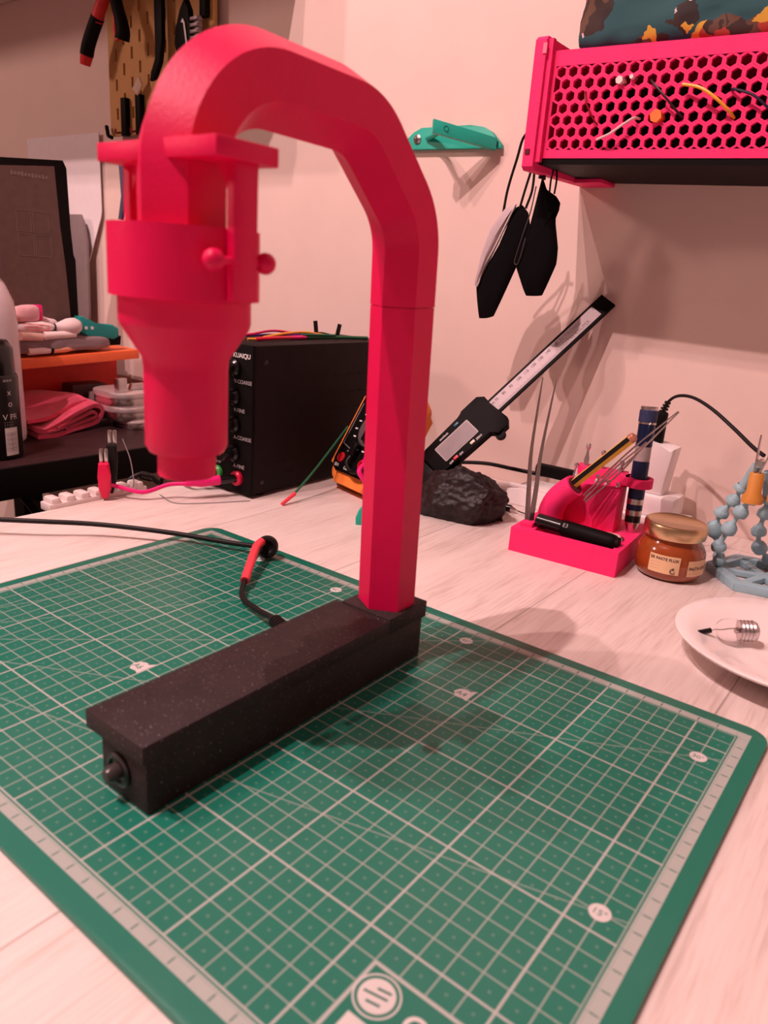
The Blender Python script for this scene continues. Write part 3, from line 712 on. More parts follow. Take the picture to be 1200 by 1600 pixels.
# ------------------------------------------------------------------ pink tool holder
ha = math.radians(4.5); HU, HV = V((math.cos(ha), math.sin(ha), 0)), V((-math.sin(ha), math.cos(ha), 0)); HO = V((-1.8, 30.6, T0))
hp = lambda u, v, z=0: HO + HU * u + HV * v + Z * z
th = thing('tool_holder', 'pink 3D-printed tool holder tray with pens and bits', 'tool holder', tuple(hp(4.7, 4.7)))
def holder():
    m = MB()
    W_, D_, H_ = 9.4, 9.8, 2.15
    # tray with a long recess for the marker
    m.box(hp(W_ / 2, D_ / 2, .62), (W_ - .04, D_ - .04, 1.2), frame=(HU, HV, Z))
    m.box(hp(W_ / 2, .35, H_ / 2), (W_, .7, H_), frame=(HU, HV, Z))
    m.box(hp(.35 - .004, D_ / 2, H_ / 2 - .006), (.7, D_ - .02, H_), frame=(HU, HV, Z))
    m.box(hp(W_ - .35 + .004, D_ / 2, H_ / 2 - .009), (.7, D_ - .03, H_), frame=(HU, HV, Z))
    m.box(hp(W_ / 2, 6.6, H_ / 2 - .003), (W_ - .02, 6.38, H_), frame=(HU, HV, Z))
    m.box(hp(1.1, 1.9, H_ / 2), (1.5, 3.4, H_ - .04), frame=(HU, HV, Z))
    return m
holder().build('tray', PINK, th)
MB().box(hp(.95, 1.7, 2.25), (1.1, 1.3, .5), frame=(HU, HV, Z), bev=.03).build('tweezers_slot', PINK, th)
bk = MB()
bk.box(hp(4.95, 6.2, 4.05), (4.9, 2.4, 3.9), frame=(HU, HV, Z), bev=.04)
bk.box(hp(4.75, 8.0, 4.5), (4.5, 1.6, 4.9), frame=(HU, HV, Z), bev=.04)
bk.prism([(0, 0), (1.5, 0), (1.5, 3.6)], hp(1.4, 6.2, 2.1), HU, Z, HV, 1.6)
bk.build('bit_block', PINK, th)
tb_ = MB()
tp = [hp(2.0, 4.2, 1.9), hp(1.9, 4.2, 3.0), hp(2.3, 4.15, 4.2), hp(3.0, 4.05, 5.15), hp(3.8, 3.95, 5.9)]
C_ = catmull([V(p) for p in tp], 5)
tb_.tube(tp, [1.15, 1.0], 28)
tb_.build('curved_tube', PINK, th)
td = (V(tp[-1]) - V(tp[-2])).normalized()
MB().lathe([(.78, 0), (.78, .02), (0, .02)], V(tp[-1]) + td * .005, td, 24, cap=False).build('tube_mouth', mat('hole_shade_pink', (.10, .004, .015, 1), .8), th)  # flat disc, shade inside the tube painted as dark pink
rg = MB().lathe([(.85, 0), (1.2, 0), (1.2, .8), (.85, .8), (.85, 0)], hp(8.35, 7.2, 6.15), Z, 32, cap=False)
rg.box(hp(7.35, 7.2, 6.55), (.9, 1.6, .8), frame=(HU, HV, Z)); rg.build('screwdriver_ring', PINK, th)
MB().lathe([(0, 0), (.9, 0), (.9, .05), (0, .05)], hp(7.9, 3.6, 2.16), Z, 30, cap=False).build('round_recess', mat('hole_shade_pink', (1, 1, 1, 1)), th)  # thin disc on the tray, shade of the recess put into its colour

# things in the holder
tw = thing('tweezers', 'steel tweezers standing upright in the left corner of the pink holder', 'tweezers', tuple(hp(.95, 1.7, 1.6)))
tb0 = hp(.95, 1.7, 1.9)
for sg in (-1, 1):
    mm = MB(); top = V((-3.05 if sg < 0 else -1.75, 35.6, 14.3)); mid = V((-2.45 if sg < 0 else -1.5, 34.0, 8.2))
    pts = catmull([tb0 + HU * (.12 * sg) + V((0, 0, -.3)), tb0 * .5 + mid * .5 + HU * (.10 * sg), mid, top], 6)
    k = len(pts); rings = []
    D = V((.62, .78, 0))
    for i, p in enumerate(pts):
        f_ = i / (k - 1); w_ = .20 * (1 - f_ ** 1.8) + .035; tt = .05
        q = V((D.y, -D.x, 0))
        rings.append([mm.bm.verts.new(p + D * (a_ * w_) + q * (b_ * tt)) for a_, b_ in ((-1, -1), (1, -1), (1, 1), (-1, 1))])
    for r1, r2 in zip(rings, rings[1:]):
        for j in range(4): mm.bm.faces.new([r1[j], r2[j], r2[(j + 1) % 4], r1[(j + 1) % 4]])
    mm.bm.faces.new(rings[0]); mm.bm.faces.new(rings[-1])
    mm.build('tweezer_arm', STEEL, tw)
mk = thing('marker_pen', 'thick black marker lying across the front of the pink holder', 'marker', tuple(hp(4.5, 2.2, 1.9)))
m0, m1 = hp(1.55, 2.05, 2.62), hp(9.0, 1.75, 2.3); md = (m1 - m0).normalized()
MB().lathe([(0, 0), (.58, 0), (.66, .1), (.66, 2.3), (.62, 2.35)], m0, md, 32).build('cap', BLACKG, mk)
MB().lathe([(.60, 2.3), (.72, 2.5), (.73, 6.6), (.66, 7.0), (.58, 7.1), (.58, 7.35), (0, 7.35)], m0, md, 32).build('barrel', BLACK, mk)
q_ = md.cross(Z).normalized()
text('marker_lettering', 'E3', .5, m0 + md * 2.55 + q_ * .62 + Z * .28, md, (Z * .8 - q_ * .6), GTXT, mk, lift=.08)
er = MB().prism([(0, 0), (1.9, 0), (1.4, 1.0), (.3, 1.0)], hp(6.9, 3.0, 2.0), HU, HV, Z, .5, bev=.15).build('eraser', mat('worn_eraser', (.75, .5, .42, 1), .8))
tag(er, 'worn pinkish eraser in the pink holder beside the marker', 'eraser')
pc = thing('pencil', 'yellow and black striped pencil in the curved tube of the pink holder', 'pencil', tuple(tp[-2]))
p0 = V(tp[-2]) + V((-.0, 0, .1)); p1 = V((5.6, 35.4, 10.35)); pd = (p1 - p0).normalized()
pu = pd.orthogonal().normalized(); pv = pd.cross(pu)
PY, PB = mat('pencil_yellow', (.85, .50, .06, 1), .35), BLACKG
for grp, m_ in ((0, PY), (1, PB)):
    g = MB()
    for j in range(6):
        if j % 2 != grp: continue
        a0_, a1_ = math.radians(60 * j + 10), math.radians(60 * j + 70)
        w0 = (pu * math.cos(a0_) + pv * math.sin(a0_)) * .42; w1 = (pu * math.cos(a1_) + pv * math.sin(a1_)) * .42
        L_ = (p1 - p0).length
        g.verts([p0, p0 + w0, p0 + w1, p1, p1 + w0, p1 + w1], [(0, 2, 1), (3, 4, 5), (1, 2, 5, 4), (0, 1, 4, 3), (0, 3, 5, 2)])
    g.build('painted_shaft', m_, pc)
MB().lathe([(.42, 0), (.42, .2), (.36, .42), (.2, .52), (0, .54)], p1, pd, 20).build('rounded_end', mat('copper_end', (.55, .22, .14, 1), .3, metal=.4), pc)
for k, (q1, q0, lab) in enumerate((((8.4, 37.6, 12.9), (2.7, 34.9, 4.9), 'long steel tweezers reaching from the pink tube up to the charger plug'),
                                   ((6.9, 35.6, 10.3), (3.0, 34.4, 4.6), 'short steel tweezers below the long ones in the pink tube'))):
    t = thing('tweezers', lab, 'tweezers', q0)
    q0, q1 = V(q0), V(q1); d = (q1 - q0).normalized(); sd = d.cross(Y).normalized()
    for sg in (-1, 1):
        g = MB(); P_ = [q0 + sd * (.10 * sg), q0.lerp(q1, .5) + sd * (.28 * sg), q1 + sd * (.04 * sg)]
        C2 = catmull(P_, 8); rings = []
        for i, p in enumerate(C2):
            f_ = i / (len(C2) - 1); w_ = .17 * (1 - f_ ** 2) + .05
            rings.append([g.bm.verts.new(p + Y * (a_ * w_) + sd * (b_ * .05)) for a_, b_ in ((-1, -1), (1, -1), (1, 1), (-1, 1))])
        for r1, r2 in zip(rings, rings[1:]):
            for j in range(4): g.bm.faces.new([r1[j], r2[j], r2[(j + 1) % 4], r1[(j + 1) % 4]])
        g.bm.faces.new(rings[0]); g.bm.faces.new(rings[-1]); g.build('tweezer_arm', STEEL, t)
sd_ = thing('screwdriver', 'navy blue pocket screwdriver standing in the ring of the pink holder', 'screwdriver', tuple(hp(8.25, 7.2, 2)))
s0, s1 = hp(8.55, 6.6, 1.75), hp(8.1, 7.5, 12.0); sdv = (s1 - s0).normalized()
MB().lathe([(0, 0), (.25, 0), (.6, 1.1), (.62, 1.3)], s0, sdv, 24).build('tip_cone', STEEL, sd_)
for h0, h1, m_, nm, r_ in ((1.3, 1.9, BLACKG, 'grip_band', .66), (1.9, 2.4, STEEL, 'steel_band', .68), (2.4, 2.9, NAVY, 'grip_band', .68), (2.9, 3.4, STEEL, 'steel_band', .70), (3.4, 6.7, NAVY, 'barrel', .70), (6.7, 8.0, mat('smoky_window', (.35, .28, .28, 1), .2), 'bit_window', .68), (8.0, 9.9, NAVY, 'barrel', .70), (9.9, 10.1, STEEL, 'steel_band', .74), (10.1, 11.1, mat('navy_knurl', (.02, .03, .09, 1), .6, bump=1, bscale=90), 'end_cap', .76), (11.1, 11.4, STEEL, 'cap_ring', .72)):
    MB().lathe([(0, h0), (r_, h0), (r_, h1 - .04), (r_ - .04, h1), (0, h1)], s0, sdv, 28, cap=False).build(nm, m_, sd_)
GB = 'screwdriver bits in the pink holder'
for k, (u, v, z0, h, lab) in enumerate(((3.3, 7.9, 6.5, 2.5, 'tallest steel bit at the left back of the pink holder'), (4.75, 7.9, 6.5, 2.1, 'second tall steel bit in the back row of the pink holder'),
                                        (3.0, 6.2, 5.6, 1.8, 'steel bit at the left end of the front row, below the tallest bit'), (5.0, 6.3, 5.7, 1.0, 'steel bit standing just behind the pencil'), (5.9, 6.2, 5.6, .9, 'short round-headed bit in the front row between pencil and block corner'), (6.9, 6.1, 5.6, .8, 'short round-headed bit at the right end of the front row'), (6.5, 7.9, 6.5, 1.5, 'steel bit in the back row hidden behind the steel tweezers'))):
    t = thing('screwdriver_bit', lab, 'screwdriver bit', tuple(hp(u, v, z0)), GB)
    MB().lathe([(.25, -.3), (.25, h * .45), (.14, h * .6), (.14, h * .8)], hp(u, v, z0), Z, 6).build('hex_shank', STEEL, t)
    MB().lathe([(.14, h * .78), (.22, h * .84), (.22, h * .95), (.1, h), (0, h)], hp(u, v, z0), Z, 16).build('tip', STEEL, t)

# ------------------------------------------------------------------ jar
JC = (10.35, 36.0); JK = .79
jr = thing('flux_jar', 'small glass jar of amber flux paste with gold lid right of the pink holder', 'jar', (JC[0], JC[1], T0))
AMB = mat('amber_paste', (.30, .06, .012, 1), .2, coat=.8, var=.12, vscale=5)
GL = mat('jar_glass', (.95, .80, .70, 1), .04, trans=1.0, ior=1.3, var=.0)
MB().lathe([(a * JK, b * JK) for a, b in [(0, 0), (2.7, 0), (3.15, .25), (3.45, .9), (3.50, 1.8), (3.40, 2.9), (3.05, 3.6), (2.75, 3.95), (2.72, 4.4), (0, 4.4)]], (JC[0], JC[1], T0 + .03), Z, 64, cap=False).build('jar_body', AMB, jr, angle=60)
MB().lathe([(a * JK, b * JK + .35) for a, b in [(2.72, 3.9), (2.98, 3.9), (3.12, 4.0), (3.15, 4.15), (3.15, 5.15), (3.06, 5.34), (2.85, 5.4), (2.75, 5.32), (0, 5.32)]], (JC[0], JC[1], T0), Z, 64, cap=False).build('lid', BRASS, jr, angle=40)
LABM = mat('cream_label', (.78, .52, .30, 1), .45, var=.05)
def jar_label(a0_, a1_, z0, z1, tilt=0):
    g = MB(); n = 14; r = 3.56 * JK; prev = None
    for i in range(n + 1):
        a_ = math.radians(a0_ + (a1_ - a0_) * i / n); q = V((math.cos(a_), math.sin(a_), 0))
        dz = tilt * (i / n)
        c_ = V((JC[0], JC[1], T0))
        P_ = [c_ + q * (r + o_) + Z * (zz + dz) for zz in (z0, z1) for o_ in (-.03, .0)]
        vs = [g.bm.verts.new(p) for p in P_]
        if prev:
            for i0, i1 in ((0, 1), (1, 3), (3, 2), (2, 0)): g.bm.faces.new([prev[i0], vs[i0], vs[i1], prev[i1]])
        prev = vs
    return g
MB0 = jar_label(-108, -58, .85, 2.35, 0); l1 = MB0.build('label', LABM, jr)
MB1 = jar_label(-44, -3, .8, 2.1, 0); l2 = MB1.build('label', LABM, jr)
def curved_text(s, size, a0_, z, parent, m=DTXT, bold=False, r=3.57 * .79):
    cu = bpy.data.curves.new('jt', 'FONT'); cu.body = s; cu.size = size; cu.offset = size * .02 if bold else 0
    t = bpy.data.objects.new('jt', cu); COL.objects.link(t); bpy.context.view_layer.update()
    me = bpy.data.meshes.new_from_object(t.evaluated_get(bpy.context.evaluated_depsgraph_get())); bpy.data.objects.remove(t)
    po = V(parent['o'])
    for q in me.vertices:
        a_ = math.radians(a0_) + q.co.x / r
        q.co = (V((JC[0], JC[1], T0)) + V((math.cos(a_) * (r + .012), math.sin(a_) * (r + .012), z + q.co.y)) - po) * S
    me.materials.clear(); me.materials.append(m)
    ob = bpy.data.objects.new('label_lettering', me); COL.objects.link(ob); ob.parent = parent; ob['o'] = tuple(po)
curved_text('ER PASTE FLUX', .33, -106, 1.95, l1, bold=True)
for k in range(3): curved_text(('--- -- ------', '---- ---- ---', '--- -------')[k],   .2, -104, 1.65 - .25 * k, l1, GTXT)
curved_text('PASTA DE S', .36, -42, 1.35, l2, bold=True)
curved_text('---- -- ------', .2, -42, 1.8, l2, GTXT); curved_text('------- -- ---', .19, -42, 1.0, l2, GTXT)
g = MB(); ca_ = math.radians(-68); cc = V((JC[0] + 2.84 * math.cos(ca_), JC[1] + 2.84 * math.sin(ca_), T0 + 1.15)); cu_ = V((-math.sin(ca_), math.cos(ca_), 0)); cn_ = V((math.cos(ca_), math.sin(ca_), 0))
g.tube([cc + cu_ * (.19 * math.cos(t_)) + Z * (.19 * math.sin(t_)) for t_ in [math.radians(60 + 28 * i) for i in range(11)]], .035, 6, smooth=False)
g.prism([(-.1, 0), (.1, .12), (.1, -.12)], cc + Z * .19 + cu_ * -.02, cu_, Z, cn_, .02); g.build('recycling_mark', DTXT, l1)

# ------------------------------------------------------------------ plate and bulb
PC = (21.55, 24.35)
pt_ = MB().lathe([(0, -.05), (2.6, -.05), (2.7, -.3), (3.0, -.3), (3.1, .0), (5.0, .75), (6.9, 1.45), (6.98, 1.60), (6.86, 1.68), (5.4, 1.15), (4.0, .62), (3.0, .42), (2.2, .5), (1.9, .42), (0, .36)], (PC[0], PC[1], 0), Z, 96, cap=False)
tag(pt_.build('plate', CERAM, angle=60), 'small white porcelain plate at the right edge of the desk holding a bulb', 'plate')
bl = thing('light_bulb', 'small glass light bulb with a screw base lying on the white plate', 'light bulb', (18.3, 24.0, .6))
bd = V((.82, .57, .04)).normalized(); b0 = V((17.25, 23.35, 1.4))
MB().lathe([(0, -.02), (.25, .02), (.52, .15), (.68, .4), (.74, .75), (.70, 1.3), (.60, 1.5)], b0, bd, 36, cap=False).build('glass_envelope', mat('bulb_glass', (1, .95, .95, 1), .03, trans=1.0, ior=1.12, var=0), bl, angle=180)
sb = MB(); prof = [(.60, 1.4)]
for k in range(4): prof += [(.70, 1.55 + .24 * k), (.62, 1.67 + .24 * k)]
prof += [(.6, 2.5), (.35, 2.65), (.2, 2.7), (0, 2.7)]
sb.lathe(prof, b0, bd, 32).build('screw_base', STEEL, bl, angle=50)
MB().tube([b0 + bd * 1.5, b0 + bd * 1.0 + Z * .1, b0 + bd * .4, b0 - bd * .1], .04, 6).build('filament_support', STEEL, bl)
MB().sph(b0 + bd * 1.25, .18, n=12).build('glass_bead', STEEL, bl)
w0 = b0 - bd * .02; MB().tube([w0, w0 - bd * .35 - Z * .1], .05, 6).build('wire_pin', STEEL, bl)
MB().cyl(w0 - bd * .3 - Z * .08, w0 - bd * 1.35 - Z * .38, .17, .17, 14).build('shrink_tube', BLACKG, bl)

# ------------------------------------------------------------------ helping hands stand
hh = thing('helping_hands', 'pale blue ball-jointed helping hands stand on a ring base at the right', 'helping hands', (17.5, 40.5, T0))
rb_ = MB(); hexo = 4.1
HC = V((17.0, 40.6, T0))
o6 = [(hexo * math.cos(math.radians(60 * k + 12)), hexo * math.sin(math.radians(60 * k + 12))) for k in range(6)]
for k in range(6):
    a_, b_ = V((*o6[k], 0)) + HC, V((*o6[(k + 1) % 6], 0)) + HC
    c_ = (a_ + b_) / 2; d = (b_ - a_); l = d.length; d.normalize()
    rb_.box(c_ + Z * .35, (l + .5, 1.0, .66 + .012 * k), frame=(d, Z.cross(d), Z), bev=.06)
for k in (0, 1, 2): 
    a_, b_ = V((*o6[k], 0)) + HC, V((*o6[(k + 3) % 6], 0)) + HC
    d = (b_ - a_); l = d.length; d.normalize(); rb_.box((a_ + b_) / 2 + Z * .3, (l - .6, .7, .44 + .014 * k), frame=(d, Z.cross(d), Z), bev=.05)
rb_.build('base_frame', BLUEP, hh)
BORN = mat('ochre_printed_plastic', (.62, .26, .05, 1), .45, bump=.2)
def chain(pts, last=None, pale=None):
    P_ = [V(p) for p in pts]
    for i, (p, q) in enumerate(zip(P_, P_[1:])):
        d = (q - p); l = d.length; d.normalize()
        g = MB(); g.sph(p, .50, n=18)
        g.lathe([(.40, .28), (.20, .55), (.18, l * .55), (.30, l * .62), (.58, l * .72), (.62, l * .85), (.60, l * 1.02), (.48, l * 1.12), (.44, l * .95)], p, d, 20, cap=False)
        g.build('ball_joint', BLUEP, hh, angle=50)
    return P_[-1]
a2p = chain([(13.5, 39.2, .9), (13.3, 38.9, 2.3), (13.9, 38.7, 4.1), (14.5, 38.6, 5.7)])
chain([(14.5, 38.6, 5.7), (15.0, 38.5, 6.9)])
chain([(13.2, 40.4, .9), (12.4, 40.0, 3.5), (12.8, 40.0, 4.9), (13.5, 40.0, 6.1), (13.9, 40.0, 7.3)])
a3p = chain([(16.6, 43.0, .9), (15.8, 41.8, 2.2), (15.6, 41.5, 3.7), (15.8, 41.5, 5.3), (15.7, 41.4, 6.5)])
chain([(18.2, 39.4, .9), (17.9, 39.2, 2.4), (17.4, 39.1, 4.0), (17.2, 39.0, 5.6), (16.8, 39.0, 7.0)])
a4p = V((16.8, 39.0, 7.2)); a1p = V((15.08, 38.5, 6.9))
MB().cyl((13.95, 39.9, 7.2), (14.75, 39.4, 9.4), .45, .40, 18).build('clip_holder', BLUEP, hh)
MB().cyl((15.75, 41.4, 6.6), (15.4, 40.9, 8.8), .45, .40, 18).build('clip_holder', BLUEP, hh)
for (p, q) in ((a1p, V((-.06, 0, 2.5))), (a4p, V((-.05, -.1, 2.4)))):
    MB().lathe([(.78, -.35), (.80, .1), (.56, .5), (.55, 2.0), (.48, 2.1), (0, 2.1)], p, q, 22).build('clip_holder', BORN, hh)
for (p, q) in ((a1p + V((-.1, 0, 2.05)), V((.12, 0, 1))), (a4p + V((-.05, -.1, 2.0)), V((.5, -.1, 1)))):
    cl_ = thing('alligator_clip', 'silver alligator clip held in the ochre holder of the blue arm' if p.x < 16 else 'silver alligator clip at the right frame edge behind the first clip', 'alligator clip', tuple(p))
    q = V(q).normalized(); sd2 = q.cross(Y).normalized()
    for s_ in (-1, 1):
        g = MB(); a_ = p + sd2 * (.12 * s_); g.prism([(-.28, 0), (.28, 0), (.34, .9), (.30, 1.9), (.12, 3.0), (-.12, 3.0), (-.30, 1.9), (-.34, .9)], a_, Y, q + sd2 * (.16 * s_), sd2, .10 * s_)
        g.build('jaw', STEEL, cl_)
    MB().cyl(p + q * .9 + Y * -.45, p + q * .9 + Y * .45, .26, n=18).build('hinge', STEEL, cl_)

# ------------------------------------------------------------------ teal wall bracket
br = thing('wall_bracket', 'teal 3D-printed bracket screwed to the wall behind the lamp', 'wall bracket', (-25, 51, 36))
MB().prism([(-32.6, 36.15), (-18.9, 35.85), (-18.95, 36.2), (-20.3, 37.5), (-21.4, 38.05), (-23.0, 38.3), (-29.6, 38.35), (-30.7, 37.9), (-32.0, 36.9)], (0, 51.3, 0), X, Z, Y, .69, bev=.06).build('back_plate', TEAL, br)
arm = MB()
arm.prism([(0, 0), (0, 1.3), (7.0, .05), (7.0, -1.15)], (-24.4, 46.2, 36.75), V((.74, .673, 0)), Z, V((-.673, .74, 0)), .9, bev=.06)
arm.tube([(-28.6, 51.25, 37.2), (-26.5, 50.0, 37.4), (-24.4, 47.6, 37.35), (-23.9, 47.2, 37.3)], .3, 10)
arm.build('arm', TEAL, br)
text('embossed_mark', 'Q', .8, V((-23.6, 46.93, 36.95)), V((.74, .673, -.1)), Z, mat('dark_teal_emboss', (.004, .16, .12, 1), .5), br, lift=.02)
sc_ = MB().lathe([(0, 0), (.52, 0), (.5, .12), (.3, .24), (0, .26)], (-30.0, 51.3, 37.15), -Y, 24).build('screw', STEEL, br)
MB().box((-30.0, 51.03, 37.15), (.55, .06, .1), rz=0).build('screw_slot', DTXT, sc_); MB().box((-30.0, 51.03, 37.15), (.1, .06, .55), rz=0).build('screw_slot', DTXT, sc_)

# ------------------------------------------------------------------ hexagon wall shelf
sh = thing('wall_shelf', 'pink 3D-printed wall shelf with honeycomb front at the upper right', 'wall shelf', (4, 46, 32))
tilt = -.019
hz = lambda x, z: z + (x + 8) * (-tilt) * -1.0
pitch = 1.066; rowp = .93; hr = .43; PR = pitch / math.sqrt(3)
g = MB(); YF = 40.0; TH = .35
for r in range(7):
    for c in range(29):
        cx = -7.15 + c * pitch + (.533 if r % 2 else 0); cz = 33.85 + r * rowp
        cz = cz - (cx + 7) * .030
        O_ = [(cx + PR * 1.012 * math.sin(math.radians(60 * k)), cz + .90 * PR * 1.12 * math.cos(math.radians(60 * k))) for k in range(6)]
        I_ = [(cx + hr * math.sin(math.radians(60 * k)), cz + hr * math.cos(math.radians(60 * k))) for k in range(6)]
        vs = [g.bm.verts.new((p[0], YF, p[1])) for p in O_] + [g.bm.verts.new((p[0], YF, p[1])) for p in I_] + [g.bm.verts.new((p[0], YF + TH, p[1])) for p in I_]
        for k in range(6):
            j = (k + 1) % 6
            g.bm.faces.new([vs[k], vs[j], vs[6 + j], vs[6 + k]]); g.bm.faces.new([vs[6 + k], vs[6 + j], vs[12 + j], vs[12 + k]])
xa, xb = -8.3, 24.5
def bar(z0, z1, y0, y1, m=g):
    m.prism([(xa, z0), (xb, z0 - (xb - xa) * .030), (xb, z1 - (xb - xa) * .030), (xa, z1)], (0, y0, 0), X, Z, Y, y1 - y0)
bar(32.75, 33.42, YF - .02, YF + TH); bar(39.95, 41.15, YF - .02, YF + TH)
g.box((-7.98, YF + TH / 2 - .01, 37), (.62, TH, 8.2))
g.build('honeycomb_front', PINK, sh, angle=20)
tp_ = MB(); bar(40.75, 41.1, YF, 51.6, tp_); tp_.build('top_board', PINK, sh)
bt = MB(); bar(32.25, 32.85, YF + .05, 51.6, bt); bt.build('bottom_board', BLACK, sh)
bkp = MB(); bar(32.6, 41.0, 51.3, 51.7, bkp); bkp.build('back_board', BLACKP, sh)
cpm = MB().prism([(39.2, 32.0), (39.6, 31.7), (51.9, 31.95), (51.9, 42.3), (39.5, 42.2), (39.2, 41.9)], (-9.55, 0, 0), Y, Z, X, 1.1, bev=.06)
cpm.box((-8.25, 39.75, 37.2), (.5, .5, 9.6)); cpm.box((-7.4, 50.0, 32.0), (3.4, 3.6, .35), bev=.05)
cpm.build('end_cap', PINK, sh)
MB().prism([(39.2, 31.0), (39.6, 30.7), (51.9, 30.9), (51.9, 41.3), (39.5, 41.2), (39.2, 40.9)], (23.8, 0, 0), Y, Z, X, 1.1, bev=.06).build('end_cap', PINK, sh)
MB().box((-9.1, 39.15, 33.2), (.42, .1, .42)).build('cap_slot', mat('hole_shade_pink', (1, 1, 1, 1)), sh)  # slot is a flat piece, its inner shade painted dark
MB().box((-8.55, 39.17, 41.2), (.35, .1, .8)).build('cap_slot', mat('light_pink_slot', (.95, .2, .3, 1), .5), sh)
# bag on the shelf
def soft_box(c, d, seed, amp=.25, p=4, sub=5):
    m = MB(); bmesh.ops.create_icosphere(m.bm, subdivisions=sub, radius=1.0)
    for v in m.bm.verts:
        q = v.co; s_ = (abs(q.x) ** p + abs(q.y) ** p + abs(q.z) ** p) ** (-1 / p)
        q2 = V((q.x * s_ * d[0] / 2, q.y * s_ * d[1] / 2, q.z * s_ * d[2] / 2))
        q2 += q * noise.fractal(q2 * .35 + V((seed, 0, 0)), 1, 2, 3) * amp
        v.co = q2 + V(c)
    return m
bgm = soft_box((8.2, 46.2, 44.6), (31.2, 10.4, 8.0), 3, .5, p=7)
for v in bgm.bm.verts:
    if v.co.z < 40.75: v.co.z = 40.75
    v.co.z -= (v.co.x + 8) * .030 - .42
tag(bgm.build('cloth_bag', mat_blobs(), angle=180), 'teal patterned cloth bundle lying on top of the pink shelf', 'cloth')
# things stuck through the honeycomb
GWR = 'cable offcuts in the honeycomb shelf'
def hw(pts, r, m, label): return wire([(a_, y_, z_) for a_, y_, z_ in pts], r, m, label, cat='wire offcut', group=GWR, name='wire_offcut')
hw([(-4.7, 40.3, 37.8), (-4.6, 39.7, 37.6), (-4.2, 39.4, 36.7), (-3.4, 39.7, 35.4), (-3.2, 40.3, 35.2)], .07, mat('dark_red_wire', (.25, .004, .01, 1), .4), 'dark red wire offcut at the left of the honeycomb')
hw([(-2.9, 39.5, 33.95), (-1.7, 39.2, 34.3), (-.8, 39.3, 34.9), (0, 39.5, 35.4), (.2, 40.4, 35.5)], .10, mat('white_wire', (.75, .55, .55, 1), .4), 'white wire offcut curving across the lower honeycomb')
hw([(.8, 40.3, 38.2), (1.0, 39.6, 38.0), (2.3, 39.3, 36.8), (3.6, 39.7, 35.5), (3.8, 40.4, 35.3)], .09, mat('dark_brown_wire', (.02, .004, .006, 1), .4), 'thin dark brown wire offcut left of the yellow one')
hw([(3.55, 39.4, 37.55), (5.0, 39.2, 37.15), (6.3, 39.2, 36.35), (7.3, 39.6, 35.5), (7.6, 40.3, 35.1)], .12, YELW, 'thick yellow wire offcut curving down across the honeycomb')
hw([(7.1, 40.2, 37.0), (7.4, 39.6, 36.95), (8.9, 39.3, 36.4), (10.2, 39.4, 35.4), (11.4, 39.8, 34.4), (11.6, 40.3, 34.2)], .10, mat('navy_wire', (.008, .006, .03, 1), .4), 'navy wire offcut at the right of the yellow one')
hxp = lambda x, z, m, lab, r: tag(MB().lathe([(0, 0), (r, 0), (r, 1.0), (0, 1.0)], (x, 39.6, z), Y, 6, cap=False).build('hexagon_plug', m), lab, 'plug', 'hexagon plugs in the honeycomb shelf')
hxp(1.75, 35.5, mat('bright_orange_plastic', (.95, .20, .04, 1), .5), 'bright orange hexagon plug filling one honeycomb hole', .50)
hxp(-1.75, 38.35, mat('white_hex_plastic', (.8, .66, .64, 1), .5), 'white hexagon plug near the top of the honeycomb', .32)
hxp(-.75, 38.5, mat('white_hex_plastic', (.8, .66, .64, 1), .5), 'white sliver in the hole right of the white plug', .18)

# ------------------------------------------------------------------ face masks hanging under the shelf
MK = mat('black_mask_fabric', (.004, .003, .004, 1), .95, bump=.6, bscale=110, spec=.1); MKG = fabric('grey_mask_lining', (.50, .40, .42, 1), var=.05); MKE = mat('pale_edge_binding', (.7, .62, .62, 1), .8)
def lens(outline, o, u, v, n, bulge, nseg=5):
    """a soft, slightly pillowed panel: outline polygon shrunk towards its centre in steps while rising"""
    K = len(outline); O3 = [V((p[0], p[1], 0)) for p in outline]; sm_ = []
    for i in range(K):
        a, b, c, d = O3[i - 1], O3[i], O3[(i + 1) % K], O3[(i + 2) % K]
        for j in range(4):
            t = j / 4; q = .5 * ((2 * b) + (c - a) * t + (2 * a - 5 * b + 4 * c - d) * t * t + (3 * b - a - 3 * c + d) * t ** 3)
            l_ = b.lerp(c, t); q = q.lerp(l_, .8); sm_.append((q.x, q.y))
    outline = sm_
    g = MB(); cx = sum(p[0] for p in outline) / len(outline); cy = sum(p[1] for p in outline) / len(outline)
    for sgn in (1, -1):
        rings = []
        for i in range(nseg + 1):
            f_ = i / nseg; k = 1 - f_ * .92; h = bulge * math.sqrt(max(0, 1 - (1 - f_) ** 2)) * sgn
            rings.append([g.bm.verts.new(V(o) + V(u) * (cx + (p[0] - cx) * k) + V(v) * (cy + (p[1] - cy) * k) + V(n) * h) for p in outline])
        m_ = len(outline)
        for a_, b_ in zip(rings, rings[1:]):
            for j in range(m_): g.bm.faces.new([a_[j], a_[(j + 1) % m_], b_[(j + 1) % m_], b_[j]])
        g.bm.faces.new(rings[-1])
    bmesh.ops.remove_doubles(g.bm, verts=g.bm.verts, dist=.001)
    return g
mk1 = thing('face_mask', 'grey-lined black cloth face mask hanging leftmost under the pink shelf', 'face mask', (-13, 44, 25))
blk = [(-15.75, 21.6), (-15.0, 18.35), (-13.3, 18.7), (-11.2, 24.0), (-10.35, 27.2), (-10.75, 28.6), (-11.5, 29.3), (-12.3, 29.0), (-13.6, 25.6)]
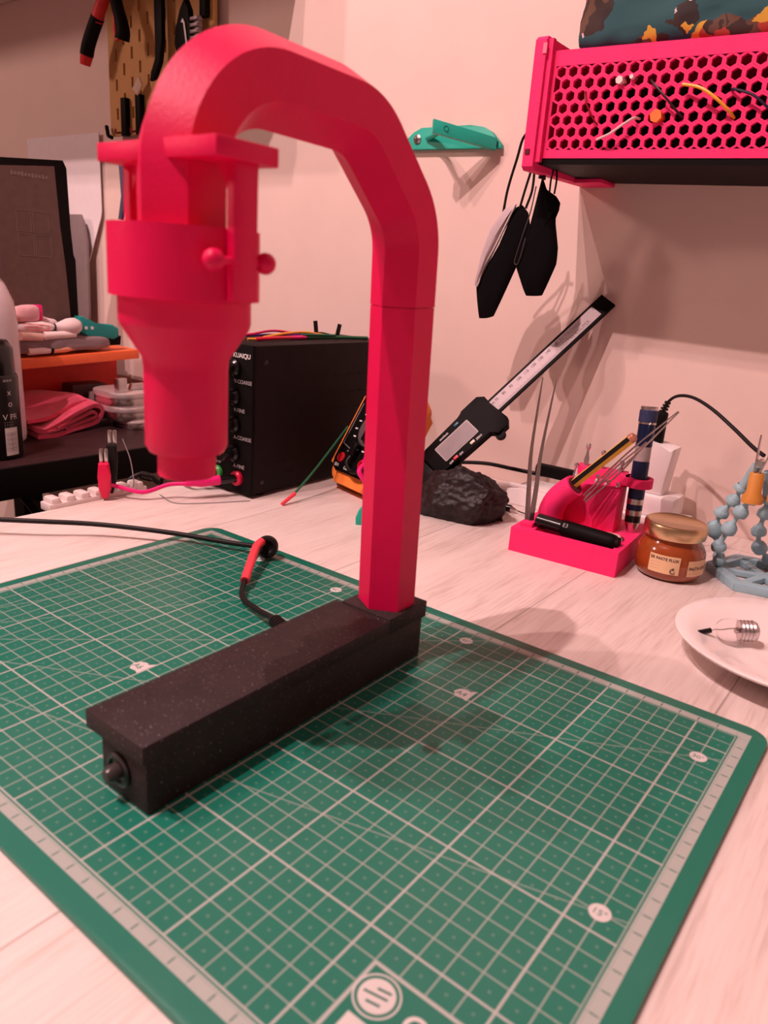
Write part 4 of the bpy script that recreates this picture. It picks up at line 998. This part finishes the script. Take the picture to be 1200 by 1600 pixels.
gry = [(-15.75, 21.7), (-15.3, 24.6), (-14.4, 27.3), (-13.2, 28.9), (-11.9, 29.4), (-12.35, 28.9), (-13.4, 26.2), (-14.6, 23.6), (-15.2, 22.0), (-15.5, 21.4)]
lens(blk, (0, 43.9, 0), X, Z, -Y, .55).build('outer_cloth', MK, mk1, angle=60)
lens(gry, (0, 43.55, 0), X, Z, -Y, .6).build('grey_lining', MKG, mk1, angle=60)
MB().tube([(-12.0, 43.4, 29.3), (-12.7, 43.3, 27.6), (-13.7, 43.3, 25.4), (-14.8, 43.3, 23.3), (-15.2, 43.4, 21.9), (-15.55, 43.6, 21.5), (-15.8, 43.8, 22.0)], .09, 8).build('edge_binding', MKE, mk1)
MB().tube([(-13.6, 44, 28.2), (-12.8, 43, 30.6), (-11.6, 42, 33.2), (-11.0, 41.5, 34.6), (-10.2, 41, 35.2)], .13, 8).build('ear_loop', RUBBER, mk1)
MB().tube([(-11.7, 43.8, 29.0), (-11.3, 43.6, 30.4), (-10.7, 43.4, 32.5), (-10.55, 43.3, 33.6), (-10.4, 43.4, 32.4), (-10.6, 43.8, 30.6), (-11.1, 43.9, 29.0)], .12, 8).build('ear_loop', RUBBER, mk1)
mk2 = thing('face_mask', 'all-black cloth face mask hanging beside the grey-lined one under the shelf', 'face mask', (-9, 44, 25))
b2 = [(-9.45, 31.7), (-8.8, 30.6), (-7.75, 30.0), (-7.25, 29.4), (-7.6, 28.9), (-7.45, 27.6), (-6.9, 25.5), (-6.85, 24.0), (-7.9, 21.1), (-9.6, 20.95), (-10.1, 21.7), (-11.2, 23.8), (-11.1, 24.7), (-10.1, 27.6)]
lens(b2, (0, 43.3, 0), X, Z, -Y, .8).build('outer_cloth', MK, mk2, angle=60)
MB().tube([(-9.6, 42.6, 30.8), (-9.7, 42.3, 28.6), (-10.1, 42.3, 27.0), (-10.6, 42.5, 25.4), (-11.05, 42.8, 24.0), (-10.7, 42.8, 23.85), (-10.3, 42.5, 24.6), (-9.9, 42.3, 26.2)], .06, 8).build('piping', mat('charcoal_piping', (.05, .04, .04, 1), .8), mk2)
MB().tube([(-9.5, 43, 31.5), (-9.3, 43, 32.6), (-9.1, 43, 31.4)], .2, 8).build('ear_loop', RUBBER, mk2)
MB().tube([(-8.5, 43.3, 30.2), (-8.5, 43.3, 31.6), (-8.25, 43.3, 32.6), (-7.95, 43.3, 31.6), (-8.0, 43.3, 30.2)], .09, 8).build('ear_loop', RUBBER, mk2)

# ------------------------------------------------------------------ pegboard with tools
pg = thing('pegboard', 'ochre pegboard with vertical slots on the wall at the upper left', 'pegboard', (-77, 51, 40))
PEG = mat('ochre_pegboard', (.56, .30, .10, 1), .6, bump=.1, var=.05)
g = MB(); ncol = 11
zb, zt = 40.0, 72.0
for c in range(ncol):
    xc = -87.3 + 2.02 * c; off = 0 if c % 2 == 0 else 2.0
    g.box((xc - .63, 50.6, (zb + zt) / 2), (.76 if c else .76, .6, zt - zb))
    g.box((xc + .63, 50.6, (zb + zt) / 2), (.76, .6, zt - zb))
    zs = [43.05 + off + 4.02 * k for k in range(8)]
    z0 = zb
    for z in zs:
        if z - .8 > z0: g.box((xc, 50.6, (z0 + z - .8) / 2), (.52, .6, z - .8 - z0))
        z0 = z + .8
    if z0 < zt: g.box((xc, 50.6, (z0 + zt) / 2), (.52, .6, zt - z0))
g.box((-88.8, 50.6, (zb + zt) / 2), (.98, .6, zt - zb)); g.box((-65.4, 50.6, (zb + zt) / 2), (1.6, .6, zt - zb))
g.build('slotted_board', PEG, pg)
MB().box((-77, 51.2, 56), (24, .35, 31)).build('backing', mat('peg_backing', (.22, .07, .04, 1), .8), pg)
for x, z in ((-87, 66), (-67, 66), (-87, 42), (-67, 42)): MB().cyl((x, 51.3, z), (x, 51.99, z), .5, n=12).build('spacer', BLACK, pg)
def hang(name, lab, cat, loc): return thing(name, lab, cat, loc)
pl1 = hang('pliers', 'red and black handled pliers hanging at the left edge of the pegboard', 'pliers', (-87, 48, 53))
RH = mat('red_handle_rubber', (.62, .02, .02, 1), .5, var=.08)
MB().tube([(-84.0, 47.6, 59.5), (-85.4, 47.4, 57.6), (-86.6, 47.2, 55.8), (-87.2, 47.2, 54.8)], [.8, .95], 14).build('red_handle', RH, pl1)
MB().tube([(-86.9, 47.2, 55.3), (-88.2, 47.1, 53.6), (-89.3, 47.0, 51.9), (-89.9, 47.0, 50.6)], [.98, 1.0], 14).build('black_grip', BLACK, pl1)
MB().tube([(-89.8, 47.0, 50.8), (-90.2, 47.0, 49.9), (-90.4, 47.0, 49.3)], [.98, .75], 14).build('red_handle_end', RH, pl1)
MB().tube([(-83.0, 47.6, 59.8), (-82.4, 47.2, 57.8), (-81.6, 47.0, 55.8), (-80.7, 46.9, 54.0), (-80.3, 46.9, 52.6), (-80.6, 46.9, 51.6)], [.75, 1.05], 14).build('black_grip', BLACK, pl1)
MB().tube([(-82.4, 46.9, 57.9), (-82.0, 46.6, 56.2), (-81.5, 46.5, 54.6), (-81.7, 46.6, 52.6), (-81.2, 46.7, 51.6)], .34, 10).build('red_trim', RH, pl1)
MB().box((-83.4, 48.0, 60.5), (2.6, 1.2, 3.0), bev=.4).build('head', BLACKG, pl1)
st1 = thing('black_strap', 'long black tool handle hanging down the middle of the pegboard', 'tool', (-74.5, 49, 48))
MB().prism([(-75.3, 60), (-75.2, 55), (-75.1, 51), (-75.0, 49.0), (-76.3, 47.6), (-76.6, 46.4), (-75.6, 46.6), (-74.2, 48.6), (-73.6, 51.5), (-73.6, 60)], (0, 48.5, 0), X, Z, Y, .8, bev=.2).build('handle', BLACK, st1)
mt2 = thing('multi_tool', 'black and silver folding tool hanging on the right part of the pegboard', 'multi-tool', (-67.5, 48.5, 51))
MB().prism([(-68.2, 55.2), (-68.6, 53.9), (-69.9, 52.2), (-70.1, 50.2), (-69.0, 47.8), (-66.9, 48.2), (-66.4, 50.5), (-66.6, 52.6), (-67.3, 54.0), (-67.6, 55.3)], (0, 47.9, 0), X, Z, Y, .9, bev=.25).build('black_body', BLACK, mt2)
g = MB()
for k in range(6): g.box((-65.7, 48.2, 49.0 + .75 * k), (1.5, 1.0, .45), bev=.1)
g.box((-65.5, 48.4, 50.9), (.9, .7, 4.6), bev=.2); g.build('ribbed_side', mat('grey_ribbed_metal', (.30, .24, .25, 1), .5, metal=.5), mt2)
MB().prism([(-67.9, 53.0), (-68.3, 52.6), (-67.8, 52.4), (-66.9, 48.2), (-66.6, 48.3), (-67.5, 52.5)], (0, 47.8, 0), X, Z, -Y, .1).build('blade', STEEL, mt2)
for x0, z1, z0, lab in ((-84.6, 45.0, 39.7, 'black flat bar hook hanging low on the left of the pegboard'), (-80.9, 45.2, 39.7, 'black flat bar hook beside the lamp neck on the pegboard'), (-65.9, 58, 53.4, 'black bar at the right edge of the pegboard')):
    tag(MB().box((x0, 49.8, (z0 + z1) / 2), (1.2, .9, z1 - z0), bev=.1).build('bar_hook', BLACK), lab, 'hook')
tag(MB().tube([(-89.4, 49.6, 41.3), (-88.9, 49.4, 40.6), (-88.5, 49.3, 39.9), (-87.9, 49.6, 39.6)], .3, 10).build('small_hook', BLACK), 'small black hook at the bottom left corner of the pegboard', 'hook')
for x in (-86.6, -82.6): tag(MB().tube([(x, 50.2, 40.4), (x, 49.4, 40.2), (x + .2, 49.2, 40.7)], .16, 8).build('peg_clip', mat('dark_red_metal', (.25, .02, .02, 1), .4)), 'tiny dark red clip at the bottom edge of the pegboard', 'clip', 'clips on the pegboard edge')
tag(MB().prism([(-85.5, 38.8), (-84.9, 34), (-84.5, 31), (-85.8, 27.6), (-84.9, 27.4), (-83.4, 31), (-83.6, 34), (-84.0, 38.8)], (0, 48.6, 0), X, Z, Y, .6, bev=.15).build('navy_strap', fabric('navy_webbing', (.035, .035, .09, 1))), 'navy blue strap hanging below the pegboard behind the lamp head', 'strap')
sv = thing('folded_wrapper', 'small crumpled beige tag on the pegboard beside the lamp neck', 'tag', (-81, 49.5, 46))
MB().prism([(-79.9, 47.4), (-81.6, 45.9), (-80.4, 44.9), (-79.2, 46.2)], (0, 49.0, 0), X, Z, Y, .25, bev=.05).build('tag_card', mat('beige_paper', (.6, .45, .35, 1), .8), sv)

# ------------------------------------------------------------------ left side: papers, tablet, black table, organizer
def sheet(name, f_, nu, nv, m, t=.12):
    g = MB()
    A = [[[g.bm.verts.new(f_(i / nu, j / nv) + V((0, t * k, 0))) for i in range(nu + 1)] for j in range(nv + 1)] for k in (0, 1)]
    for j in range(nv):
        for i in range(nu):
            for k in (0, 1): g.bm.faces.new([A[k][j][i], A[k][j][i + 1], A[k][j + 1][i + 1], A[k][j + 1][i]])
    for i in range(nu):
        for j in (0, nv): g.bm.faces.new([A[0][j][i], A[0][j][i + 1], A[1][j][i + 1], A[1][j][i]])
    for j in range(nv):
        for i in (0, nu): g.bm.faces.new([A[0][j][i], A[0][j + 1][i], A[1][j + 1][i], A[1][j][i]])
    return g.build(name, m, angle=60)
PAP = mat('white_paper', (.80, .72, .74, 1), .7, var=.02)
def pf(u, v):     # large white sheet against the wall, its lower right corner curling forward
    z = 8 + 33.0 * v; x = -117 + 22.6 * u + (0)
    cut = max(0, (.62 - v)) * 14.5
    x -= u * cut * 1.05
    return V((x, 51.3 - max(0, .62 - v) * 2.2 * u, z))
tag(sheet('paper_sheet', pf, 24, 30, PAP), 'large white paper sheet hanging on the wall behind the dark tablet', 'paper')
GB2 = mat('grey_board', (.22, .17, .17, 1), .5, var=.05)
tag(MB().prism([(-103, 10), (-97.4, 10), (-96.9, 12), (-96.6, 24), (-97.4, 27.0), (-98.2, 28.3), (-103, 28.3)], (0, 49.6, 0), X, Z, Y, .5, bev=.1).build('grey_board', GB2),
    'dark grey board standing behind the tablet, below the white sheet', 'board')
tb3 = thing('tablet', 'large dark tablet in a black case standing on the orange organizer', 'tablet', (-84, 30, 9))
TX = -84.0
MB().prism([(6, 9.2), (40.0, 9.4), (40.0, 21.0), (39.5, 21.6), (39.4, 25.4), (39.3, 33.6), (38.8, 34.6), (6, 31.2)], (TX, 0, 0), Y, Z, -X, 1.2, bev=.15).build('case', BLACK, tb3)
MB().prism([(6, 10.0), (38.7, 10.2), (38.2, 20.0), (37.7, 25.4), (37.3, 33.6), (6, 29.6)], (TX + .02, 0, 0), Y, Z, X, .08).build('back_cover', mat('brown_grey_cover', (.115, .060, .052, 1), .45, bump=.2, bscale=90, var=.1), tb3)
g = MB()
for (y0, y1, z0, z1) in ((31.2, 33.3, 24.4, 27.2), (33.6, 35.9, 24.4, 27.2), (31.3, 33.5, 21.1, 24.1), (33.8, 36.1, 21.1, 24.1)):
    for a_, b_ in (((y0, z0), (y1, z0)), ((y1, z0), (y1, z1)), ((y1, z1), (y0, z1)), ((y0, z1), (y0, z0))):
        g.tube([(TX + .12, *a_), (TX + .12, *b_)], .04, 4, smooth=False)
g.build('square_emblem', mat('faint_emblem', (.20, .13, .12, 1), .4), tb3)
g = MB()
for k in range(11): g.box((TX + .12, 31.0 + .5 * k, 31.9), (.03, .34, .42 if k % 3 else .6))
g.build('worn_cover_print', mat('faint_emblem', (1, 1, 1, 1)), tb3)
bt_ = thing('side_table', 'black side table standing left of the whitewashed desk', 'table', (-85, 25, -75))
MB().box((-91, 14, -4.95), (60, 74, 3.9), bev=.1).build('table_top', TABLEM, bt_)
MB().box((-60.85, 14, -4.97), (.5, 74.2, 3.86), bev=.05).build('edge_band', BLACK, bt_)
for x, y in ((-63.5, 47), (-118, 47), (-63.5, -20), (-118, -20)): MB().box((x, y, -41), (4, 4, 68)).build('leg', BLACK, bt_)
MB().tube([(-62.5, 18.6, -7), (-61.5, 20.5, -10.5), (-61.0, 24, -17)], .9, 6, smooth=False).build('brace', BLACK, bt_)

org = thing('desk_organizer', 'orange shelf organizer standing on the black side table', 'organizer', (-85, 30, -3))
OR2 = mat('bright_orange_panel', (.92, .16, .045, 1), .5, bump=.15, var=.04)
MB().prism([(12, 4.8), (47.9, 6.4), (47.9, 7.8), (12, 6.3)], (-80, 0, 0), Y, Z, -X, 15, bev=.12).build('upper_board', OR2, org)
MB().prism([(12, -2.95), (48.9, -2.95), (48.9, 6.9), (12, 5.3)], (-88, 0, 0), Y, Z, -X, .6).build('back_panel', mat('red_orange_panel', (.72, .035, .02, 1), .55, var=.05), org)
MB().box((-92.0, 48.6, 1.6), (5.6, .6, 9.2), bev=.1).build('side_panel', mat('brown_panel', (.30, .10, .09, 1), .5), org)

# bottles
t = thing('spray_bottle', 'large milky white bottle with blue cap at the left frame edge', 'bottle', (-75.3, 20.6, -3))
MB().lathe([(0, 0), (4.1, 0), (4.5, .4), (4.6, 1.2), (4.55, 9), (4.45, 16), (4.2, 18.4), (3.3, 20.6), (2.3, 21.9), (1.9, 22.3), (1.8, 22.6), (0, 22.6)], (-75.1, 20.8, -3.0), Z, 48, cap=False).build('bottle_body', mat('milky_bottle_plastic', (.74, .62, .66, 1), .3, var=.02), t, angle=60)
MB().lathe([(0, 22.4), (3.0, 22.4), (3.0, 25.8), (2.4, 26.6), (1.6, 27.0), (1.2, 28.5), (0, 28.5)], (-75.1, 20.8, -3.0), Z, 24, cap=False).build('cap', mat('blue_cap', (.03, .04, .42, 1), .35), t)
cn2 = thing('spray_can', 'black deodorant can with white print in front of the white bottle', 'spray can', (-67.2, 17.9, -3))
cc2 = V((-67.1, 17.8, -3.0)); RC = 3.1
MB().lathe([(0, 0), (RC - .25, 0), (RC, .25), (RC, 10.0), (RC - .15, 10.3)], cc2, Z, 48).build('can_body', mat('black_can', (.010, .008, .008, 1), .3), cn2, angle=60)
MB().lathe([(RC - .25, 10.2), (RC - .35, 13.4), (RC - .9, 14.3), (0, 14.5)], cc2, Z, 48).build('cap', BLACKG, cn2, angle=60)
def on_can(an, z, w, h, m, name, par=cn2):
    g = MB(); n = 8; prev = None
    for i in range(n + 1):
        a_ = math.radians(an) + (i / n - .5) * w / RC; q = V((math.cos(a_), math.sin(a_), 0))
        vs = [g.bm.verts.new(cc2 + q * (RC + o_) + Z * zz) for zz in (z - h / 2, z + h / 2) for o_ in (-.02, .03)]
        if prev:
            for i0, i1 in ((0, 1), (1, 3), (3, 2), (2, 0)): g.bm.faces.new([prev[i0], vs[i0], vs[i1], prev[i1]])
        prev = vs
    return g.build(name, m, par)
on_can(12, 2.3, 1.7, 3.4, PTXT, 'barcode_label')
for k in range(13): on_can(12, 1.1 + .19 * k, 1.5, .05 + .04 * ((k * 7) % 3) / 2, DTXT, 'barcode_stripe')
def can_text(s, size, an, z):
    cu = bpy.data.curves.new('ct', 'FONT'); cu.body = s; cu.size = size
    t = bpy.data.objects.new('ct', cu); COL.objects.link(t); bpy.context.view_layer.update()
    me = bpy.data.meshes.new_from_object(t.evaluated_get(bpy.context.evaluated_depsgraph_get())); bpy.data.objects.remove(t)
    po = V(cn2['o'])
    for q in me.vertices:
        a_ = math.radians(an) + q.co.x / RC
        q.co = (cc2 + V((math.cos(a_) * (RC + .04), math.sin(a_) * (RC + .04), z + q.co.y)) - po) * S
    me.materials.clear(); me.materials.append(PTXT)
    ob = bpy.data.objects.new('can_lettering', me); COL.objects.link(ob); ob.parent = cn2; ob['o'] = tuple(po)
can_text('V PR', 1.0, -6, 5.0)
for k in range(3): can_text('- - - -', .5, -4, 4.6 - .3 * k)
can_text('x', 1.0, 8, 8.0); can_text('o', 1.1, 8, 6.6); can_text('===', .7, 0, 9.5)

# folded towel
tw2 = thing('folded_cloth', 'red-pink folded cloth lying on the black table below the orange organizer', 'cloth', (-77, 33, -3))
RCL = fabric('raspberry_cloth', (.74, .06, .14, 1), var=.12); RC2 = fabric('deep_raspberry_cloth', (.55, .02, .07, 1), var=.1)
def ribbon(prof, t, xa_, xb_, n=10):
    """a folded cloth layer: the (y, z) centre line thickened by t and swept back from xa_ to xb_"""
    P = catmull([V((0, *p)) for p in prof], 6); A, B = [], []
    for i, p in enumerate(P):
        d = (P[min(i + 1, len(P) - 1)] - P[max(i - 1, 0)]).normalized(); nn = V((0, -d.z, d.y))
        A.append(p + nn * t / 2); B.append(p - nn * t / 2)
    loop = A + B[::-1]; g = MB(); rows = []
    for k in range(n + 1):
        f_ = k / n; x = xa_ + (xb_ - xa_) * f_
        rows.append([g.bm.verts.new((x - (q.y - 28) * .26 + .25 * math.sin(q.y * .7 + f_ * 3), q.y + .6 * f_ + .2 * math.sin(f_ * 6), q.z + (.35 * math.sin(f_ * 4 + q.y * .35) + .9 * f_ * max(0, (36 - q.y) / 9) if q.z > -1.9 else 0))) for q in loop])
    for a_, b_ in zip(rows, rows[1:]):
        for j in range(len(loop)): g.bm.faces.new([a_[j], a_[(j + 1) % len(loop)], b_[(j + 1) % len(loop)], b_[j]])
    g.bm.faces.new(rows[0]); g.bm.faces.new(rows[-1]); return g
ribbon([(26.0, -2.6), (29.0, -2.7), (32.0, -2.5), (34.5, -2.35), (36.6, -1.9), (37.6, -1.0), (37.4, -.05), (36.2, .45), (34.2, .2), (31.5, -.35), (28.8, -1.3), (27.2, -1.9), (26.0, -1.7)], .62, -72.6, -84.5).build('outer_layer', RCL, tw2, angle=60)
ribbon([(27.6, -2.0), (29.5, -1.85), (32.0, -1.55), (34.6, -1.4), (36.0, -1.25), (36.4, -.85), (35.7, -.45), (34.0, -.65), (31.0, -1.1), (29.2, -1.55)], .40, -72.4, -84.0).build('inner_layer', RC2, tw2, angle=60)
ribbon([(25.6, -.9), (28.6, -.45), (31.5, .35), (34.0, .85), (36.2, .85)], .55, -74.5, -85.5).build('upper_layer', RCL, tw2, angle=60)

# metal tins and small boxes under the organizer
GTN = 'metal tins under the organizer'
PTIN = mat('pale_tin', (.72, .62, .62, 1), .35, metal=.6)
def tin(x, y, z, rx, ry, h, lab):
    t = thing('metal_tin', lab, 'tin', (x, y, z), GTN)
    MB().prism(rounded(-rx, rx, -ry, ry, min(rx, ry) * .6), (x, y, z), X, Y, Z, h * .62, bev=.15).build('tin_box', STEEL, t)
    MB().prism(rounded(-rx - .12, rx + .12, -ry - .12, ry + .12, min(rx, ry) * .6), (x, y, z + h * .58), X, Y, Z, h * .42, bev=.2).build('tin_lid', PTIN, t)
tin(-73.6, 43.0, -2.98, 3.2, 3.4, 1.3, 'bottom tin of the stack beside the folded cloth')
tin(-75.2, 43.1, -1.68, 4.3, 4.7, 2.0, 'middle tin of the stack beside the folded cloth')
tin(-75.6, 43.0, .34, 4.3, 4.7, 2.1, 'top tin of the stack beside the folded cloth')
tag(MB().box((-73.4, 39.9, 3.5), (1.0, 1.7, 2.1), bev=.15).build('steel_block', STEEL), 'upright silver block standing on the tin stack', 'metal block')
tag(MB().prism([(-1.5, 0), (1.5, 0), (1.1, .9), (-1.1, .9)], (-75.0, 43.6, 2.5), Y, Z, X, .8, bev=.1).build('steel_cover', STEEL), 'low silver cover on the tin stack next to the lamp head', 'metal cover')
tag(MB().box((-84.5, 40.6, -.3), (3.4, 6.0, 5.3), bev=.3).build('dark_box', mat('dark_brown_box', (.06, .02, .02, 1), .5)), 'dark brown box behind the folded cloth', 'box')
tag(MB().box((-81.6, 41.5, -.8), (1.2, 3.6, 4.3), bev=.2).build('grey_case', mat('grey_case_plastic', (.30, .22, .22, 1), .4)), 'small grey case between the dark box and the tins', 'case')

# things on top of the organizer
WR = fabric('white_rag', (.82, .66, .66, 1))
gc = soft_box((-84.5, 35.5, 9.0), (8.4, 17.0, 2.4), 8, .3, p=5, sub=4)
for v in gc.bm.verts:
    v.co.z += (v.co.y - 35) * .035 - .2
    v.co.z = max(v.co.z, 6.45 + (v.co.y - 12) * .0415 - .02 if v.co.y < 47.9 else 7.9)
tag(gc.build('grey_cloth', fabric('grey_knit', (.26, .18, .19, 1)), angle=180), 'folded grey cloth lying on the orange organizer', 'cloth')
tag(soft_box((-84.6, 32.2, 11.3), (4.0, 9.6, 2.2), 5, .5, p=3, sub=4).build('white_bundle', WR), 'white striped bundle on top of the grey cloth behind the tied roll', 'bundle')
b3 = thing('cloth_roll', 'white crumpled roll tied in the middle on the grey cloth', 'cloth roll', (-81, 34, 11))
MB().lathe([(0, 0), (.5, .2), (.8, 1.5), (.85, 3.6), (.45, 5.1), (.36, 5.4), (.5, 5.7), (1.15, 7.4), (1.25, 8.6), (.8, 9.4), (0, 9.6)], (-81.3, 28.9, 11.2), V((.02, 1, .03)), 20, cap=False).build('roll', fabric('white_rag', (1, 1, 1, 1)), b3, angle=60)
MB().lathe([(.4, 0), (.5, .08), (.5, .35), (.4, .42)], (-81.25, 34.1, 11.35), Y, 14).build('tie', mat('dark_tie', (.05, .03, .03, 1), .7), b3)
for k in range(3): MB().tube([(-80.5 - .05 * k, 29.2 + .3 * k, 11.9 - .42 * k), (-80.4, 31.4, 11.8 - .42 * k), (-80.55, 33.2, 11.55 - .3 * k)], .05, 6).build('red_stripe', REDR, b3)
tag(MB().cyl((-80.2, 28.6, 10.2), (-80.4, 31.9, 10.0), .62, .56, 18).build('paper_roll', mat('pink_white_paper', (.85, .55, .48, 1), .7)), 'short pinkish paper roll below the tied roll', 'paper roll')
tag(MB().cyl((-80.5, 32.2, 10.15), (-80.8, 37.3, 10.3), .62, .5, 18).build('paper_roll', mat('white_roll_paper', (.86, .70, .68, 1), .7)), 'white paper roll on the grey cloth right of the pinkish roll', 'paper roll')
ck = thing('craft_knife', 'teal-handled cutter lying on the right end of the grey cloth', 'cutter', (-82, 41, 10))
MB().prism([(38.2, 10.6), (39.4, 10.0), (44.0, 9.4), (44.9, 9.9), (44.8, 11.1), (43.8, 11.7), (40.8, 11.7), (39.8, 12.2), (39.0, 12.9), (38.2, 12.9)], (-80.8, 0, 0), Y, Z, -X, 1.6, bev=.25).build('handle', mat('teal_handle', (.005, .30, .28, 1), .35), ck)
for y in (39.2, 40.2): MB().lathe([(.25, 0), (.25, .06), (0, .06)], (-80.8, y, 11.2), X, 16).build('rivet', PTXT, ck)
MB().prism([(42.4, 8.4), (45.2, 8.5), (45.4, 9.9), (43.0, 9.7)], (-81.0, 0, 0), Y, Z, -X, 1.4, bev=.2).build('blade_guard', BLACK, ck)
mp_ = thing('marker_pen', 'small white pen with orange end lying at the organizer front edge', 'marker', (-80.8, 33, 7.5))
MB().cyl((-80.7, 29.8, 7.98), (-80.7, 33.2, 8.1), .55, .52, 18).build('cap', mat('white_roll_paper', (1, 1, 1, 1)), mp_)
MB().cyl((-80.7, 33.1, 8.1), (-80.7, 33.5, 8.1), .58, .58, 18).build('band', BLACK, mp_)
MB().lathe([(.53, 0), (.5, 2.2), (.3, 3.0), (.22, 3.6), (0, 3.7)], (-80.7, 33.5, 8.12), V((0, 1, .03)), 18).build('barrel', mat('peach_plastic', (.95, .38, .22, 1), .45), mp_)
tag(soft_box((-82.0, 30.4, 13.2), (2.2, 3.6, 2.4), 11, .3, p=4, sub=3).build('pink_wrap', fabric('pale_pink_wrap', (.80, .42, .45, 1))), 'pale pink wrapped packet between the bottle and the tablet', 'packet')
tag(MB().box((-82.4, 32.5, 13.3), (1.2, 1.2, 2.2), bev=.2).build('magenta_box', MAG), 'small magenta box against the foot of the tablet', 'box')

for o in list(bpy.data.objects):
    if 'o' in o: del o['o']
